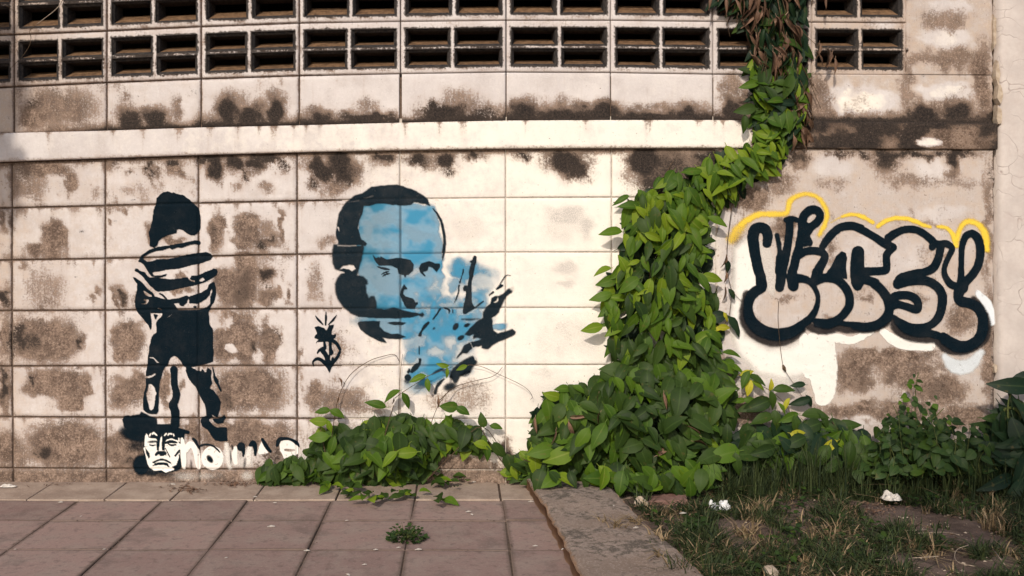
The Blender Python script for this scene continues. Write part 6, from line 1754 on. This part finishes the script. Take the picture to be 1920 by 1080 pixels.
lump('stone', gp(1683, 1052, .018), .055, M['dirt'], 'flat brown stone sunk in the bare soil', 'stone', 8, (1, .7, .3))
def rag(name, pos, sx, sy, sz, mat, label, cat, seed):
    n, m = 14, 10; V = []; F = []
    for j in range(m):
        for i in range(n):
            u, v = i / (n - 1) - .5, j / (m - 1) - .5
            e = 1 - (abs(u) * 2) ** 3 * .5
            k = float(fbm(np.array(u * 4 + seed), np.array(v * 4), seed, 4))
            V.append((u * sx * (1 + .3 * (k - .5)), v * sy * e * (1 + .3 * (k - .5)), sz * (.15 + 1.3 * max(0, k - .25)) * (1 - (2 * max(abs(u), abs(v))) ** 4)))
    for j in range(m - 1):
        for i in range(n - 1):
            a = j * n + i; F.append((a, a + 1, a + n + 1, a + n))
    o = new_obj(name, mesh_from(name, V, F, [mat]), None, label, cat)
    o.location = pos; return o
rag('plastic_scrap', gp(1347, 952, .022), .078, .07, .036, M['plastic'], 'crumpled white plastic scrap in dry grass near the slab', 'litter', 4).rotation_euler = (0, 0, .3)
rag('plastic_scrap', gp(1671, 935, .026), .066, .06, .036, M['litter'], 'dirty white crumpled scrap in the grass below the weed bush', 'litter', 9)
rag('paper_scrap', gp(16, 912, .006), .06, .03, .012, M['litter'], 'dirty paper scrap at the wall foot in the left corner', 'litter', 12)
lump('pebble', gp(1668, 1013, .02), .007, M['plastic'], 'tiny white pebble on the bare soil, left of its twin', 'pebble', 21)
lump('pebble', gp(1703, 1016, .02), .007, M['plastic'], 'tiny white pebble on the bare soil, right of its twin', 'pebble', 22)
# broken red tile
V = [(-.075, -.03, 0), (.07, -.04, 0), (.085, .03, 0), (.02, .05, 0), (-.08, .035, 0)]
V = V + [(x * .97, y * .97, .022) for x, y, z in V]
F = [(5, 6, 7, 8, 9)] + [(k, (k + 1) % 5, 5 + (k + 1) % 5, 5 + k) for k in range(5)]
o = new_obj('broken_tile', mesh_from('broken_tile', V, F, [M['redbrick']]), None, 'broken piece of red tile lying in the soil by the slab', 'broken tile')
o.location = gp(1248, 944, .005); o.rotation_euler = (.03, -.04, .1)
# flakes of white litter and straws on the tiles
me = mesh_from('litter_flake', [(-.011, -.002, .001), (.0, -.0035, .004), (.012, -.001, .001), (.011, .0025, .002), (.001, .002, .005), (-.010, .003, .001), (0, -.001, -.0005)], [(0, 1, 4, 5), (1, 2, 3, 4), (0, 6, 1), (1, 6, 2)], [M['litter']])
for (x, y, a, s) in [(113, 942, .1, 1.1), (478, 932, .3, 1), (508, 988, .2, 1.6), (575, 1033, .1, 1.2), (424, 1046, .6, .7), (152, 968, 1.0, .6), (28, 1030, .2, .5), (195, 1030, .4, .6), (706, 941, .1, .9), (650, 976, .2, .7), (704, 1031, .1, .9), (747, 1027, .3, .8), (784, 1031, .1, 1.3), (683, 1059, .3, .9), (652, 1078, 2.4, 1.2), (888, 904, .2, 1.1), (878, 960, .3, 1.3), (884, 965, 2.2, 1.2), (995, 941, .1, 1.3), (1003, 1024, .1, 1), (1055, 1030, 1, .8), (515, 943, .1, .9), (322, 909, .1, 1.6), (835, 906, 0, 1), (1192, 990, .4, 1.2), (1280, 963, .1, 1.4), (1150, 948, 1.9, .8)]:
    o = new_obj('litter_flake', me, None, 'tiny white flake of dry litter lying on the paving', 'litter', 'white flakes scattered over the paving')
    z = .003 if x < 1040 else .055
    o.location = gp(x, y, z); o.rotation_euler = (0, 0, a); o.scale = (s * .75, s * .75, s * .75)
# dry leaf debris along the wall foot
me2 = leaf_mesh('dead', 0, 'leaf_dead')
def debris():
    V, F, R = [], [], []
    r = random.Random(15)
    for (cx, cy, n, w, h) in [(440, 908, 90, 50, 5), (350, 918, 70, 36, 7), (110, 910, 10, 60, 4), (960, 905, 16, 40, 4), (1620, 955, 120, 130, 16), (1750, 1000, 70, 160, 30), (1400, 1030, 60, 90, 40), (1240, 960, 26, 60, 12)]:
        for k in range(n):
            p = gp(cx + r.gauss(0, w * .5), cy + r.gauss(0, h * .5), .004 if cx < 1000 else .02)
            a = r.uniform(0, 6.3); l = r.uniform(.006, .016); ww = l * r.uniform(.15, .4); t = r.uniform(-.006, .008)
            c, s = math.cos(a), math.sin(a); k0 = len(V)
            for (u, v, z) in [(-l, 0, 0), (0, -ww, .003), (l, 0, t), (0, ww, .004)]:
                V.append((p[0] + u * c - v * s, p[1] + u * s + v * c, p[2] + z + .001))
            R += [r.random()] * 4; F.append((k0, k0 + 1, k0 + 2, k0 + 3))
    me = mesh_from('debris', V, F, [M['leaf_dead']]); add_flt(me, 'rnd', R); add_flt(me, 'rib', [1] * len(R))
    new_obj('debris', me, kind='stuff')
debris()
# straws on the soil
strw = []
for (pts, lab) in [([(1640, 1050), (1700, 1047), (1760, 1043)], 0), ([(1716, 1000), (1770, 998), (1800, 1003)], 0), ([(1816, 1022), (1795, 1030), (1790, 1045), (1800, 1056), (1830, 1062)], 1), ([(1690, 995), (1740, 993)], 0), ([(1550, 1060), (1566, 1080)], 0), ([(1862, 1030), (1885, 1060)], 0)]:
    P = [Vector(gp(x, y, .03 + .006 * math.sin(x))) for x, y in pts]
    S = smooth_line([tuple(p) for p in P], 4, -1) if len(P) > 2 else P
    o0 = P[0]
    V, F = tube([Vector(p) - o0 for p in S], [.0014] * len(S), 4)
    ob = new_obj('straw', mesh_from('straw', V, F, [M['twig']], True), None, 'curled pale dry stalk on the bare soil' if lab else 'thin straight dry straw lying on the bare soil', 'straw', None if lab else 'straight straws on the bare soil')
    ob.location = o0
# dry tendrils at the top left
tw = empty('dry_tendril', W3(100, 20, .02), 'pale dry tendril hanging across the top left vent block', 'tendril')
stem(tw, [(140, -60, .02), (117, 0, .03), (104, 18, .035), (84, 34, .03), (68, 46, .02)], .0020, .0010, 'twig')
stem(tw, [(66, 48, .02), (56, 58, .03), (58, 72, .03), (54, 88, .025), (40, 108, .02), (22, 126, .015), (19, 136, .015)], .0014, .0008, 'stem')
stem(tw, [(-10, 5, .01), (10, 10, .015), (30, 22, .012)], .0012, .0008, 'stem')

# grit and small stones in the soil and along the slab and the tile joints
def grit(name, spots, mat, seed):
    r = random.Random(seed); V, F = [], []
    for (x, y, z, q) in spots:
        k = len(V); a = r.uniform(0, 6.28); c, s = math.cos(a), math.sin(a)
        sx, sy, sz = q * r.uniform(.7, 1.3), q * r.uniform(.6, 1), q * r.uniform(.35, .7)
        for (u, v, w) in [(1, .2, 0), (.2, 1, 0), (-1, .1, 0), (-.1, -1, 0), (.1, .1, 1), (0, 0, -.6)]:
            u, v = u * sx * r.uniform(.8, 1.2), v * sy * r.uniform(.8, 1.2)
            V.append((x + u * c - v * s, y + u * s + v * c, z + w * sz))
        F += [(k, k + 1, k + 4), (k + 1, k + 2, k + 4), (k + 2, k + 3, k + 4), (k + 3, k, k + 4), (k + 1, k, k + 5), (k + 2, k + 1, k + 5), (k + 3, k + 2, k + 5), (k, k + 3, k + 5)]
    new_obj(name, mesh_from(name, V, F, [mat]), kind='stuff')
sp = []
for k in range(620):
    px, py = sr.uniform(1200, 1950), 915 + 170 * sr.random()
    x, y, _ = G3(px, py)
    if x < .42: continue
    sp.append((x, y, float(soil_z(np.array(x), np.array(y))) - .002, .0022 + .006 * sr.random() ** 3))
grit('gravel', sp, M['stone'], 3)
sp = []
for k in range(420):
    if sr.random() < .6:
        c = sr.choice(colsx[4:]); x = c + sr.gauss(0, .006); y = sr.uniform(-1.15, -.26)
    else:
        x = sr.uniform(-1.9, .2); y = sr.choice([rows_z[0], rows_z[1], rows_z[2], 4.03, 4.04]) - CAM_D + sr.gauss(0, .008)
    sp.append((x, y, .001, .0012 + .0032 * sr.random() ** 2))
grit('grit', sp, M['dirt'], 4)
